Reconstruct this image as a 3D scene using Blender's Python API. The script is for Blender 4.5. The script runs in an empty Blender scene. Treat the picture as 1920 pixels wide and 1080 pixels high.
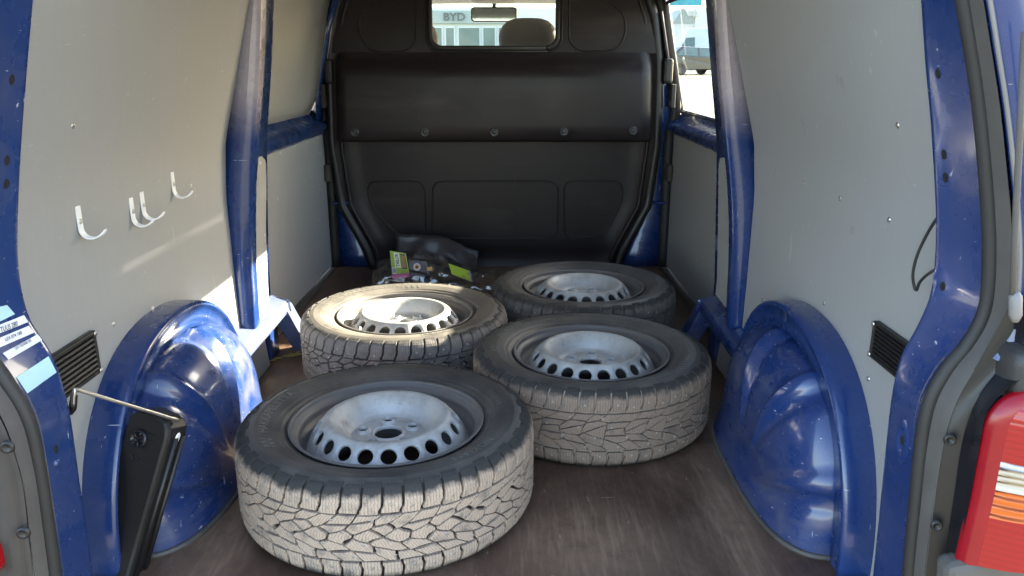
import bpy, bmesh, math, random
import numpy as np
from mathutils import Vector, Matrix, noise
from mathutils.bvhtree import BVHTree

random.seed(7)
SC = bpy.context.scene
COL = SC.collection

# ------------------------------------------------------------------ camera
FPX, PITCH, CAMZ = 1446.0, 0.2833, 0.999          # focal length in 1920-px units, downward pitch, height above load floor
cam_d = bpy.data.cameras.new('camera')
cam = bpy.data.objects.new('camera', cam_d)
COL.objects.link(cam)
cam.location = (0, 0, CAMZ)
cam.rotation_euler = (math.pi / 2 - PITCH, 0, 0)
cam_d.sensor_width = 36.0
cam_d.lens = 36.0 * FPX / 1920.0
cam_d.clip_start = 0.05
cam_d.clip_end = 2000
SC.camera = cam

# ------------------------------------------------------------------ sky and sun
SUNV = Vector((1.0, 0.68, 0.566)).normalized()     # towards the sun: front right, through the sliding-door window
w = bpy.data.worlds.new('World')
SC.world = w
w.use_nodes = True
nt = w.node_tree
nt.nodes.clear()
sky = nt.nodes.new('ShaderNodeTexSky')
sky.sky_type = 'NISHITA'
sky.sun_disc = False
sky.sun_elevation = math.asin(SUNV.z)
sky.sun_rotation = math.atan2(SUNV.x, SUNV.y)
sky.air_density = 1.0
sky.dust_density = 1.6
bg = nt.nodes.new('ShaderNodeBackground')
bg.inputs['Strength'].default_value = 0.102
wo = nt.nodes.new('ShaderNodeOutputWorld')
nt.links.new(sky.outputs[0], bg.inputs[0])
nt.links.new(bg.outputs[0], wo.inputs[0])

sd = bpy.data.lights.new('sun', 'SUN')
sd.energy = 5.0
sd.angle = math.radians(0.55)
sd.color = (1.0, 0.93, 0.80)
so = bpy.data.objects.new('sun', sd)
COL.objects.link(so)
so.rotation_euler = SUNV.to_track_quat('Z', 'Y').to_euler()

SC.view_settings.view_transform = 'Standard'
SC.view_settings.look = 'None'
SC.view_settings.exposure = 3.5
SC.view_settings.gamma = 1.0
SC.view_settings.use_white_balance = True          # camera balanced for open shade
SC.view_settings.white_balance_temperature = 6950
SC.view_settings.white_balance_tint = 12
SC.cycles.max_bounces = 10
SC.cycles.diffuse_bounces = 6
SC.cycles.transparent_max_bounces = 16
SC.cycles.use_denoising = True

# ------------------------------------------------------------------ helpers
CP, SP = math.cos(PITCH), math.sin(PITCH)
def ray(u, v):
    a, b = (u - 960) / FPX, (540 - v) / FPX
    return Vector((a, CP + SP * b, -SP + CP * b))
def at(u, v, X=None, Y=None, Z=None):
    """point of the place seen in the direction (u, v) that lies on one plane of the van"""
    d = ray(u, v)
    if X is not None: t = X / d.x
    elif Y is not None: t = Y / d.y
    else: t = (Z - CAMZ) / d.z
    return Vector((d.x * t, d.y * t, CAMZ + d.z * t))

def spline(pts, n):
    """Catmull-Rom through pts (tuples of any size), n samples by arc length"""
    P = np.array([tuple(p) for p in pts], float)
    Q = np.vstack([2 * P[0] - P[1], P, 2 * P[-1] - P[-2]])
    out = []
    for i in range(len(P) - 1):
        p0, p1, p2, p3 = Q[i], Q[i + 1], Q[i + 2], Q[i + 3]
        for t in np.linspace(0, 1, 16, endpoint=False):
            out.append(.5 * (2 * p1 + (p2 - p0) * t + (2 * p0 - 5 * p1 + 4 * p2 - p3) * t * t + (3 * p1 - p0 - 3 * p2 + p3) * t ** 3))
    out.append(P[-1])
    out = np.array(out)
    s = np.r_[0, np.cumsum(np.linalg.norm(np.diff(out, axis=0), axis=1))]
    q = np.linspace(0, s[-1], n)
    return np.stack([np.interp(q, s, out[:, k]) for k in range(out.shape[1])], 1)

def mesh_data(name, verts, faces, mats, smooth=True, uv=None, fmat=None):
    me = bpy.data.meshes.new(name)
    me.from_pydata([tuple(v) for v in verts], [], faces)
    for m in (mats if isinstance(mats, (list, tuple)) else [mats]):
        me.materials.append(m)
    if smooth:
        me.polygons.foreach_set('use_smooth', [True] * len(me.polygons))
    if fmat is not None:
        me.polygons.foreach_set('material_index', fmat)
    if uv is not None:
        l = me.uv_layers.new(name='uv')
        for lp in me.loops:
            l.data[lp.index].uv = uv[lp.vertex_index]
    me.update()
    return me

def link(name, me, parent=None, loc=None, rot=None, world=True):
    o = bpy.data.objects.new(name, me)
    COL.objects.link(o)
    if parent is not None:
        o.parent = parent
        if world:                                   # geometry given in world coordinates
            m = Matrix.Translation(parent.location) if parent.parent is None else Matrix.Identity(4)
            o.matrix_parent_inverse = m.inverted() if parent.parent is None else Matrix.Identity(4)
    if loc is not None: o.location = loc
    if rot is not None: o.rotation_euler = rot
    return o

def obj(name, verts, faces, mat, parent=None, smooth=True, bevel=0, solid=0, offset=0, fmat=None, uv=None, auto=None):
    o = link(name, mesh_data(name, verts, faces, mat, smooth, uv, fmat), parent)
    if solid:
        s = o.modifiers.new('solid', 'SOLIDIFY'); s.thickness = solid; s.offset = offset
    if bevel:
        b = o.modifiers.new('bevel', 'BEVEL'); b.width = bevel; b.segments = 2; b.limit_method = 'ANGLE'; b.angle_limit = math.radians(40)
        b.harden_normals = False
    if auto: sharp(o, auto)
    return o

def sharp(o, deg=35):
    me = o.data
    bm = bmesh.new(); bm.from_mesh(me)
    a = math.radians(deg)
    for e in bm.edges:
        if len(e.link_faces) == 2 and e.calc_face_angle(0) > a: e.smooth = False
    bm.to_mesh(me); bm.free()

def grid_faces(nu, nv, closed_u=False, flip=False):
    F = []
    for i in range(nu if closed_u else nu - 1):
        for j in range(nv - 1):
            a, b = i * nv + j, ((i + 1) % nu) * nv + j
            f = (a, b, b + 1, a + 1)
            F.append(f[::-1] if flip else f)
    return F

def loft(name, lines, mat, parent, solid=0, offset=0, smooth=True, flip=False, auto=None, bevel=0):
    n = len(lines[0])
    V = [tuple(p) for l in lines for p in l]
    return obj(name, V, grid_faces(len(lines), n, flip=flip), mat, parent, smooth, solid=solid, offset=offset, auto=auto, bevel=bevel)

def tube_geo(pts, r, seg=10, cap=True):
    pts = [Vector(p) for p in pts]
    V, F = [], []
    prev = None
    for i, p in enumerate(pts):
        d = (pts[min(i + 1, len(pts) - 1)] - pts[max(i - 1, 0)]).normalized()
        if prev is None:
            prev = d.orthogonal().normalized()
        prev = (prev - d * prev.dot(d)).normalized()
        b = d.cross(prev)
        rr = r[i] if isinstance(r, (list, tuple)) else r
        for k in range(seg):
            a = 2 * math.pi * k / seg
            V.append(p + (prev * math.cos(a) + b * math.sin(a)) * rr)
    for i in range(len(pts) - 1):
        for k in range(seg):
            F.append((i * seg + k, i * seg + (k + 1) % seg, (i + 1) * seg + (k + 1) % seg, (i + 1) * seg + k))
    if cap:
        F.append(tuple(range(seg))[::-1]); F.append(tuple((len(pts) - 1) * seg + k for k in range(seg)))
    return V, F
def tube(name, pts, r, mat, parent, seg=10):
    V, F = tube_geo(pts, r, seg)
    return obj(name, V, F, mat, parent)

def box_geo(c, s, R=None):
    V = [Vector(((i & 1) - .5, ((i >> 1) & 1) - .5, (i >> 2) - .5)) for i in range(8)]
    V = [Vector((v.x * s[0], v.y * s[1], v.z * s[2])) for v in V]
    if R: V = [R @ v for v in V]
    return [v + Vector(c) for v in V], [(0, 2, 3, 1), (4, 5, 7, 6), (0, 1, 5, 4), (2, 6, 7, 3), (0, 4, 6, 2), (1, 3, 7, 5)]
def box(name, c, s, mat, parent=None, R=None, bevel=0.004):
    V, F = box_geo(c, s, R)
    return obj(name, V, F, mat, parent, smooth=False, bevel=bevel)
def join_geo(parts):
    V, F = [], []
    for v, f in parts:
        k = len(V); V += list(v); F += [tuple(i + k for i in q) for q in f]
    return V, F

def slab(name, poly, thick, mat, parent, bevel=0.003, smooth=False):
    """flat polygon (list of Vectors) extruded by the vector thick"""
    n = len(poly)
    V = [Vector(p) for p in poly] + [Vector(p) + Vector(thick) for p in poly]
    F = [tuple(range(n)), tuple(range(2 * n - 1, n - 1, -1))] + [(i, n + i, n + (i + 1) % n, (i + 1) % n) for i in range(n)]
    return obj(name, V, F, mat, parent, smooth, bevel=bevel)

def revolve(profile, n=96):
    V, nv = [], len(profile)
    for i in range(n):
        a = 2 * math.pi * i / n
        for r, z in profile: V.append((r * math.cos(a), r * math.sin(a), z))
    return V, grid_faces(n, nv, closed_u=True)

def hit(u, v, target, off=0.0):
    """where the direction (u, v) meets a built surface: point lifted by off, and its normal"""
    key = target.name
    if key not in hit.cache:
        me = target.data
        hit.cache[key] = BVHTree.FromPolygons([tuple(x.co) for x in me.vertices], [tuple(p.vertices) for p in me.polygons])
    o = Vector((0, 0, CAMZ)); d = ray(u, v).normalized()
    p, n, i, t = hit.cache[key].ray_cast(o, d)
    if p is None: return None, None
    if n.dot(d) > 0: n = -n
    return p + n * off, n
hit.cache = {}

def frame_from(n, up=Vector((0, 0, 1))):
    x = up.cross(n)
    if x.length < 1e-4: x = Vector((1, 0, 0))
    x.normalize(); y = n.cross(x)
    return Matrix((x, y, n)).transposed()          # columns x, y, normal

def tag(o, label, cat, group=None, kind=None):
    o['label'] = label; o['category'] = cat
    if group: o['group'] = group
    if kind: o['kind'] = kind
    return o
def empty(name, loc, rz=0):
    o = bpy.data.objects.new(name, None); COL.objects.link(o)
    o.location = loc; o.rotation_euler = (0, 0, rz); o.empty_display_size = .1
    return o

# ------------------------------------------------------------------ materials
class NT:
    def __init__(s, name):
        s.m = bpy.data.materials.new(name); s.m.use_nodes = True
        s.t = s.m.node_tree; s.t.nodes.clear()
        s.out = s.n('ShaderNodeOutputMaterial'); s.p = s.n('ShaderNodeBsdfPrincipled')
        s.t.links.new(s.p.outputs[0], s.out.inputs[0])
        s.tc = s.n('ShaderNodeTexCoord'); s.co = s.tc.outputs['Object']
    def n(s, t, **k):
        q = s.t.nodes.new(t)
        for a, b in k.items(): setattr(q, a, b)
        return q
    def l(s, a, b): s.t.links.new(a, b)
    def map(s, scale=(1, 1, 1), rot=(0, 0, 0), co=None):
        q = s.n('ShaderNodeMapping'); q.inputs['Scale'].default_value = scale; q.inputs['Rotation'].default_value = rot
        s.l(co or s.co, q.inputs[0]); return q.outputs[0]
    def noise(s, scale, detail=5, rough=.6, co=None, dist=0):
        q = s.n('ShaderNodeTexNoise'); q.inputs['Scale'].default_value = scale; q.inputs['Detail'].default_value = detail
        q.inputs['Roughness'].default_value = rough; q.inputs['Distortion'].default_value = dist
        s.l(co or s.co, q.inputs['Vector']); return q.outputs[0]
    def ramp(s, fac, a, b, ca=0., cb=1.):
        q = s.n('ShaderNodeMapRange'); q.inputs[1].default_value = a; q.inputs[2].default_value = b
        q.inputs[3].default_value = ca; q.inputs[4].default_value = cb; q.clamp = True
        s.l(fac, q.inputs[0]); return q.outputs[0]
    def mix(s, fac, a, b):
        q = s.n('ShaderNodeMix', data_type='RGBA')
        for i, x in ((0, fac), (6, a), (7, b)):
            if hasattr(x, 'is_linked'): s.l(x, q.inputs[i])
            elif i == 0: q.inputs[0].default_value = x
            else: q.inputs[i].default_value = (*x, 1)
        return q.outputs[2]
    def math(s, op, a, b=None):
        q = s.n('ShaderNodeMath', operation=op)
        for i, x in enumerate((a, b)):
            if x is None: continue
            if hasattr(x, 'is_linked'): s.l(x, q.inputs[i])
            else: q.inputs[i].default_value = x
        return q.outputs[0]
    def sep(s, co=None):
        q = s.n('ShaderNodeSeparateXYZ'); s.l(co or s.co, q.inputs[0]); return q.outputs
    def set(s, **k):
        for a, x in k.items():
            i = s.p.inputs[a.replace('_', ' ')]
            if hasattr(x, 'is_linked'): s.l(x, i)
            elif isinstance(x, tuple): i.default_value = (*x, 1) if len(x) == 3 else x
            else: i.default_value = x
        return s
    def bump(s, h, strength=.3, dist=.002):
        q = s.n('ShaderNodeBump'); q.inputs['Strength'].default_value = strength; q.inputs['Distance'].default_value = dist
        s.l(h, q.inputs['Height']); s.l(q.outputs[0], s.p.inputs['Normal']); return q

def plain(name, col, rough=.5, metal=0., vary=.15, scale=30, coat=0., bump=0.):
    t = NT(name); f = t.noise(scale, 4)
    a = tuple(c * (1 - vary) for c in col); b = tuple(min(1, c * (1 + vary)) for c in col)
    t.set(Base_Color=t.mix(f, a, b), Roughness=t.ramp(f, .2, .8, rough * .85, min(1, rough * 1.15)), Metallic=metal, Coat_Weight=coat)
    t.set(Coat_Roughness=.08)
    if bump: t.bump(t.noise(scale * 6, 3), bump, .001)
    return t.m

def scratch_mask(t, dens=.5, sc=1.0):
    """sparse short scratches in two directions"""
    out = None
    for rot, s, th in (((.3, .5, .2), (9, 60, 220), .735), ((1.1, -.4, .9), (200, 50, 10), .74), ((.2, 1.2, -.6), (70, 70, 70), .765)):
        f = t.noise(1.0, 2, .5, t.map(tuple(x * sc for x in s), rot))
        k = t.ramp(f, th - dens * .06, th + .02 - dens * .06)
        out = k if out is None else t.math('MAXIMUM', out, k)
    return out

def blue_paint(name, dirt=.25, grad=None, film=0.):
    t = NT(name)
    base = t.mix(t.noise(3, 3), (.007, .029, .122), (.010, .038, .150))
    if grad:                                         # thin factory overspray on primer high on the pillar
        z = t.sep()[2]
        zz = t.math('ADD', z, t.math('MULTIPLY', t.noise(6, 2), .03))
        base = t.mix(t.ramp(zz, grad[0], grad[1]), base, (.36, .31, .34))
    d = t.ramp(t.noise(5, 6, .65), .52, .78)
    d = t.math('MULTIPLY', d, dirt)
    if dirt > .5:                                    # grit and scuffed dust gathered low on the arches
        low = t.math('MULTIPLY', t.ramp(t.sep()[2], .26, .02), t.ramp(t.noise(16, 9, .74, t.map((1, .5, 2))), .42, .72))
        d = t.math('MAXIMUM', d, t.math('MULTIPLY', low, .34))
    base = t.mix(d, base, (.20, .17, .14))
    if film: base = t.mix(t.ramp(t.noise(16, 6, .7), .25, .75, film * .5, film), base, (.42, .42, .42))  # pale wash: dust and painted sunlight together
    s = scratch_mask(t, -.25 + dirt * .85)
    base = t.mix(t.math('MULTIPLY', s, .6), base, (.62, .64, .68))
    f = t.noise(14, 4)
    t.set(Base_Color=base, Roughness=t.math('ADD', t.ramp(f, .3, .8, .22, .36), t.math('MULTIPLY', d, .5)), Coat_Weight=.6, Coat_Roughness=.07)
    t.bump(t.noise(4, 2), .06, .01)
    return t.m

M = {}
M['blue'] = blue_paint('blue_paint', .22)
M['blue_dirty'] = blue_paint('blue_paint_dusty', .60)
M['blue_sunlit'] = blue_paint('blue_paint_dust_and_sun', .4, None, .26)  # dust plus sunlight painted into the colour of the left rail and gusset
M['blue_primer'] = blue_paint('blue_paint_over_primer', .15, (.80, .94))
M['primer'] = plain('lilac_primer', (.40, .345, .36), .5, vary=.06, scale=5)

def grey_panel():
    t = NT('grey_laminate')
    f = t.noise(1.6, 4, .55); g = t.noise(1, 3, .5, t.map((60, 60, 2.2)))
    c = t.mix(f, (.305, .306, .300), (.355, .356, .348))
    c = t.mix(t.math('MULTIPLY', t.ramp(g, .45, .75), .08), c, (.42, .42, .405))
    sc = scratch_mask(t, .18, .7)
    c = t.mix(t.math('MULTIPLY', sc, .4), c, (.50, .50, .48))
    sm = t.ramp(t.noise(1, 4, .6, t.map((3, 7, 7), (.4, 0, 0))), .69, .76)
    c = t.mix(t.math('MULTIPLY', sm, .5), c, (.12, .12, .115))
    t.set(Base_Color=c, Roughness=t.ramp(f, .3, .7, .40, .52)); t.bump(t.noise(220, 2), .04, .0006)
    return t.m
M['panel'] = grey_panel()

def floor_mat():
    t = NT('worn_film_faced_plywood')
    a = t.noise(3.0, 10, .74, dist=.5); b = t.noise(14, 9, .78)
    c = t.mix(t.noise(7, 6, .6), (.052, .026, .017), (.078, .041, .028))
    xyz = t.sep()
    def blot(x, y, rx, ry):                          # areas rubbed pale by loading
        q = t.math('ADD', t.math('POWER', t.math('DIVIDE', t.math('SUBTRACT', xyz[0], x), rx), 2.), t.math('POWER', t.math('DIVIDE', t.math('SUBTRACT', xyz[1], y), ry), 2.))
        return t.ramp(t.math('ADD', q, t.math('MULTIPLY', b, 1.4)), 1.9, .4)
    worn = t.math('MAXIMUM', blot(.16, 1.45, .22, .20), t.math('MAXIMUM', blot(.50, 1.50, .07, .40), blot(-.64, 1.45, .10, .35)))
    streak = t.ramp(t.noise(1, 5, .7, t.map((70, 6, 1), (0, 0, .35))), .48, .72)
    dust = t.math('MULTIPLY', t.ramp(a, .42, .74), .42)
    dust = t.math('MAXIMUM', dust, t.math('MULTIPLY', worn, t.ramp(t.math('ADD', b, t.math('MULTIPLY', streak, .25)), .38, .80, .25, .95)))
    c = t.mix(dust, c, (.38, .245, .160))
    c = t.mix(t.math('MULTIPLY', streak, .16), c, (.30, .22, .17))
    fine = t.ramp(t.noise(480, 2, .5), .66, .72)
    c = t.mix(t.math('MULTIPLY', fine, .4), c, (.45, .38, .32))
    s = scratch_mask(t, .2, .35)
    c = t.mix(t.math('MULTIPLY', s, .35), c, (.42, .33, .27))
    t.set(Base_Color=c, Roughness=t.ramp(a, .3, .8, .36, .62)); t.bump(b, .05, .001)
    return t.m
M['floor'] = floor_mat()

def black_sheet():
    t = NT('black_bulkhead_plastic')
    f = t.noise(2.2, 5, .6)
    c = t.mix(f, (.013, .0092, .0093), (.022, .016, .016))
    s = scratch_mask(t, -.5, .5)
    c = t.mix(t.math('MULTIPLY', s, .25), c, (.12, .10, .095))
    d = t.ramp(t.noise(1, 5, .6, t.map((2, 2, 9))), .58, .80)
    c = t.mix(t.math('MULTIPLY', d, .22), c, (.14, .11, .10))
    t.set(Base_Color=c, Roughness=t.ramp(f, .3, .75, .34, .50), Specular_IOR_Level=.32); t.bump(t.noise(300, 2), .12, .0006)
    return t.m
M['bulk'] = black_sheet()
M['black'] = plain('black_plastic', (.012, .011, .011), .42, bump=.15, scale=40)
M['gloss_black'] = plain('gloss_black_plastic', (.012, .012, .015), .18, scale=12)
M['rubber'] = plain('grey_rubber', (.085, .078, .072), .7, scale=14, vary=.3)
M['seal'] = plain('black_rubber_seal', (.022, .021, .020), .6)
M['dusty_black'] = plain('dusty_black_plastic', (.050, .042, .036), .75, scale=9, vary=.55)
M['flange'] = plain('grey_flange', (.20, .19, .185), .55, scale=6, vary=.12)
M['steel'] = plain('zinc_steel', (.62, .60, .56), .33, 1.0, scale=60)
M['stud'] = plain('worn_stud', (.36, .33, .29), .5, .6, scale=60)
M['cap'] = plain('bolt_cap_plastic', (.045, .042, .042), .35)
M['white'] = plain('white_hook_paint', (.88, .87, .85), .35, scale=20, vary=.04)
M['hole'] = plain('dark_hole', (.006, .006, .007), .9)
M['cable'] = plain('cable_sheath', (.014, .014, .015), .45)
M['trim'] = plain('floor_edge_trim', (.075, .068, .062), .55, scale=22, vary=.35)
M['roofin'] = plain('grey_roof_lining', (.42, .41, .39), .6)
M['sticker'] = plain('sticker_paper', (.72, .74, .76), .4, vary=.04)
M['pale_glint'] = plain('pale_blue_reflection', (.42, .66, .74), .45, vary=.12, scale=25)  # flat pale colour standing in for a bright reflection
M['ink'] = plain('ink', (.03, .03, .05), .6)

def glass_mat(name, tint, gl=.06, rg=.02):
    t = NT(name); t.t.nodes.remove(t.p)
    a = t.n('ShaderNodeBsdfTransparent'); a.inputs[0].default_value = (*tint, 1)
    b = t.n('ShaderNodeBsdfGlossy'); b.inputs['Roughness'].default_value = rg
    m = t.n('ShaderNodeMixShader')
    lw = t.n('ShaderNodeLayerWeight'); lw.inputs[0].default_value = .5
    t.l(t.ramp(t.math('POWER', lw.outputs['Facing'], 5.), 0, 1, gl, .9), m.inputs[0])
    t.l(a.outputs[0], m.inputs[1]); t.l(b.outputs[0], m.inputs[2]); t.l(m.outputs[0], t.out.inputs[0])
    return t.m
M['glass'] = glass_mat('clear_glass', (.90, .95, .91))
M['film'] = glass_mat('clear_plastic_film', (.90, .90, .92), .15, .10)

def silver():
    t = NT('silver_wheel_paint')
    f = t.noise(18, 6, .65)
    c = t.mix(f, (.40, .40, .395), (.54, .54, .53))
    rust = t.ramp(t.noise(26, 7, .7, dist=.4), .60, .72)
    z = t.sep()
    rr = t.math('SQRT', t.math('ADD', t.math('MULTIPLY', z[0], z[0]), t.math('MULTIPLY', z[1], z[1])))
    ring = t.math('MULTIPLY', t.ramp(rr, .098, .104), t.ramp(rr, .130, .108))
    c = t.mix(t.math('MULTIPLY', rust, t.math('ADD', t.math('MULTIPLY', ring, .7), .22)), c, (.17, .085, .045))
    dirt = t.ramp(t.noise(9, 7, .72), .43, .68)
    c = t.mix(t.math('MULTIPLY', dirt, .72), c, (.16, .13, .11))
    barrel = t.ramp(rr, .1865, .190)
    c = t.mix(t.math('MULTIPLY', barrel, .88), c, t.mix(f, (.05, .043, .04), (.12, .10, .09)))
    t.set(Base_Color=c, Roughness=t.ramp(f, .3, .7, .46, .66), Metallic=t.math('MULTIPLY', t.ramp(barrel, 0, 1, .22, 0), 1.0))
    t.bump(t.noise(60, 4), .15, .001)
    return t.m
M['silver'] = silver()

def sidewall_mat(name='tyre_sidewall_rubber', dust=.7):
    t = NT(name)
    a = t.noise(9, 6, .65); b = t.noise(55, 4)
    c = t.mix(b, (.028, .027, .028), (.050, .048, .047))
    c = t.mix(t.math('MULTIPLY', t.ramp(a, .36 - (dust - .7) * .6, .70 - (dust - .7) * .6), dust), c, (.13, .115, .10))
    z = t.sep()
    at2 = t.n('ShaderNodeMath', operation='ARCTAN2'); t.l(z[1], at2.inputs[0]); t.l(z[0], at2.inputs[1])
    cmb = t.n('ShaderNodeCombineXYZ'); t.l(t.math('MULTIPLY', at2.outputs[0], 7.), cmb.inputs[0])
    rr = t.math('SQRT', t.math('ADD', t.math('MULTIPLY', z[0], z[0]), t.math('MULTIPLY', z[1], z[1])))
    t.l(t.math('MULTIPLY', rr, 260.), cmb.inputs[1])
    s = t.noise(1.2, 3, .5, cmb.outputs[0])
    c = t.mix(t.math('MULTIPLY', t.ramp(s, .55, .8), .35), c, (.19, .175, .16))
    t.set(Base_Color=c, Roughness=t.ramp(a, .3, .7, .42, .66)); t.bump(b, .15, .001)
    return t.m
M['sidewall'] = sidewall_mat()
M['sidewall_sunlit'] = sidewall_mat('sunlit_sidewall_rubber', .95)  # dust tone raised on the sunlit wheel to paint in its brightness
M['lettering'] = plain('raised_rubber_lettering', (.15, .145, .135), .5, vary=.3)

def tread_mat(name, dust, clean, amount, edge):
    t = NT(name); uv = t.n('ShaderNodeUVMap'); u = uv.outputs[0]
    oi = t.n('ShaderNodeObjectInfo')
    off = t.n('ShaderNodeVectorMath', operation='ADD'); t.l(t.co, off.inputs[0]); t.l(oi.outputs['Location'], off.inputs[1])
    cb = t.n('ShaderNodeCombineXYZ')
    rnd = t.math('MULTIPLY', oi.outputs['Random'], 9.)
    for i in range(3): t.l(rnd, cb.inputs[i])
    sh = t.n('ShaderNodeVectorMath', operation='ADD'); t.l(t.co, sh.inputs[0]); t.l(cb.outputs[0], sh.inputs[1]); co = sh.outputs[0]
    a = t.noise(30, 6, .7, co); b = t.noise(260, 3, .6, co)
    sx = t.sep(u)
    tt = t.math('ABSOLUTE', sx[1])
    # wavy sipes across each block
    wv = t.n('ShaderNodeTexNoise'); wv.inputs['Scale'].default_value = 160; t.l(t.map((0.2, 1, 1), co=u), wv.inputs['Vector'])
    ph = t.math('ADD', t.math('MULTIPLY', sx[0], 2 * math.pi / .0066), t.math('MULTIPLY', wv.outputs[0], 7.))
    sip = t.ramp(t.math('SINE', ph), .80, .97)
    c = t.mix(a, tuple(x * .72 for x in dust), dust)
    c = t.mix(t.math('MULTIPLY', t.ramp(b, .45, .75), .5), c, tuple(min(1, x * 1.35) for x in dust))
    patch = t.ramp(t.math('ADD', a, t.math('MULTIPLY', oi.outputs['Random'], .14)), .50 + amount * .2, .68 + amount * .2)
    c = t.mix(t.math('MULTIPLY', patch, .75), c, clean)
    c = t.mix(t.math('MULTIPLY', sip, .78), c, tuple(x * .33 for x in dust))
    e = t.ramp(t.math('ADD', tt, t.math('MULTIPLY', t.math('SUBTRACT', a, .5), .03)), edge, edge + .012)
    c = t.mix(e, c, (.036, .033, .031))
    t.set(Base_Color=c, Roughness=.85)
    t.bump(t.math('SUBTRACT', b, t.math('MULTIPLY', sip, 1.2)), .5, .0016)
    return t.m

def lens(name, col, scale=150):
    t = NT(name)
    z = t.sep()[2]
    wv = t.math('SINE', t.math('MULTIPLY', z, 2 * math.pi / .0098))
    c = t.mix(t.ramp(wv, -1, 1), tuple(x * .84 for x in col), col)
    t.set(Base_Color=c, Roughness=.14, Coat_Weight=.25, Coat_Roughness=.03)
    t.bump(wv, .18, .001)
    return t.m
M['lens_red'] = lens('red_lens', (.34, .003, .007))
M['lens_amber'] = lens('amber_lens', (.62, .115, .008))
M['lens_clear'] = lens('clear_lens', (.56, .51, .43))
M['rim_red'] = plain('red_lens_edge', (.26, .004, .010), .22)

# ------------------------------------------------------------------ ground outside (lot rising gently away from the van)
def ground_z(x, y):
    d = math.hypot(x, y - 2.5)
    s = min(1, max(0, (d - 7) / 33)); s = s * s * (3 - 2 * s)
    return -.56 + .95 * s * (1 if y > 0 else max(0, 1 + y / 30))
def ground_mat():
    t = NT('pale_gravel_asphalt')
    a = t.noise(.8, 6, .6); b = t.noise(25, 4, .7)
    c = t.mix(a, (.085, .082, .066), (.14, .135, .105)); c = t.mix(t.ramp(b, .3, .8), c, (.12, .115, .09))
    t.set(Base_Color=c, Roughness=.9); t.bump(b, .4, .01)
    return t.m
cs = sorted(set([-600, -300, -150, -90] + list(range(-60, 64, 3)) + [90, 150, 300, 600]))
V = [(x, y, ground_z(x, y)) for x in cs for y in cs]
g = obj('ground', V, grid_faces(len(cs), len(cs)), ground_mat()); g['kind'] = 'structure'

# ------------------------------------------------------------------ the van
CX = -.065
van = empty('van', (CX, 2.6, -.56))
tag(van, 'blue panel van with grey lined cargo bay and open rear end', 'van')

def halfw(z):                                        # inner lining half width by height (tumblehome)
    return float(np.interp(z, [-.1, .0, .35, .62, .78, .95, 1.17, 1.30, 1.42], [.785, .785, .79, .79, .775, .728, .668, .628, .56]))
def doorw(z):
    return float(np.interp(z, [-.1, 0, .66, .78, 1.27, 1.42], [.85, .85, .845, .875, .775, .70]))

# load floor
fl = slab('cargo_floor', [Vector((-.93, 1.14, 0)), Vector((.80, 1.14, 0)), Vector((.80, 3.86, 0)), Vector((-.93, 3.86, 0))], (0, 0, -.018), M['floor'], van, bevel=0)
box('underbody', (CX, 2.5, -.10), (1.72, 2.76, .12), M['black'], van, bevel=.01)
for sx, X in ((-1, -.905), (1, .772)):
    box('floor_edge_trim', (X, 3.18, .006), (.035, 1.18, .012), M['trim'], van, bevel=.003)

# rear quarter lining panels
PANEL = {}
for sx in (-1, 1):
    zs = np.linspace(0.0, 1.41, 34); ys = np.linspace(1.17, 2.292, 16)
    lines = [[(CX + sx * (halfw(z) + .0), y, z) for z in zs] for y in ys]
    PANEL[sx] = loft('side_panel', lines, M['panel'], van, flip=(sx > 0))
# floor-level kick panel beyond arch to pillar is part of the lining

# ---- pillars between lining and sliding doors
CREST = {-1: [(492, -40), (490, 60), (486, 150), (481, 225), (478, 270), (474, 330), (472, 400), (473, 500), (477, 570), (481, 640)],
          1: [(1341, -40), (1347, 60), (1352, 150), (1358, 220), (1363, 280), (1369, 340), (1373, 420), (1372, 500), (1369, 565), (1366, 620)]}
BOUND = {-1: [(479, -40), (469, 60), (463, 150), (457, 225), (450, 265), (441, 315), (436, 390), (439, 470), (445, 545), (452, 620)],
          1: [(1360, -40), (1366, 60), (1374, 150), (1381, 215), (1388, 260), (1399, 325), (1406, 390), (1402, 490), (1396, 560), (1390, 620)]}
PIL = {}
for sx in (-1, 1):
    b = spline([at(u, v, Y=2.296) for u, v in BOUND[sx]], 40)
    c = spline([at(u, v, Y=2.312) for u, v in CREST[sx]], 40)
    m0 = c * .93 + b * .07; m0[:, 1] += -.006
    bo = b.copy(); bo[:, 0] += sx * .05; bo[:, 1] += .004
    f1 = c.copy(); f1[:, 0] += sx * .004; f1[:, 1] += .05
    f2 = c.copy(); f2[:, 0] += sx * .060; f2[:, 1] += .062
    b2 = b.copy(); b2[:, 1] -= .004
    PIL[sx] = loft('body_pillar', [bo, b, b2 * .85 + m0 * .15, b2 * .5 + m0 * .5, m0, c, f1, f2], M['blue_primer'], van, solid=.003, flip=(sx > 0), auto=50)

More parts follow.
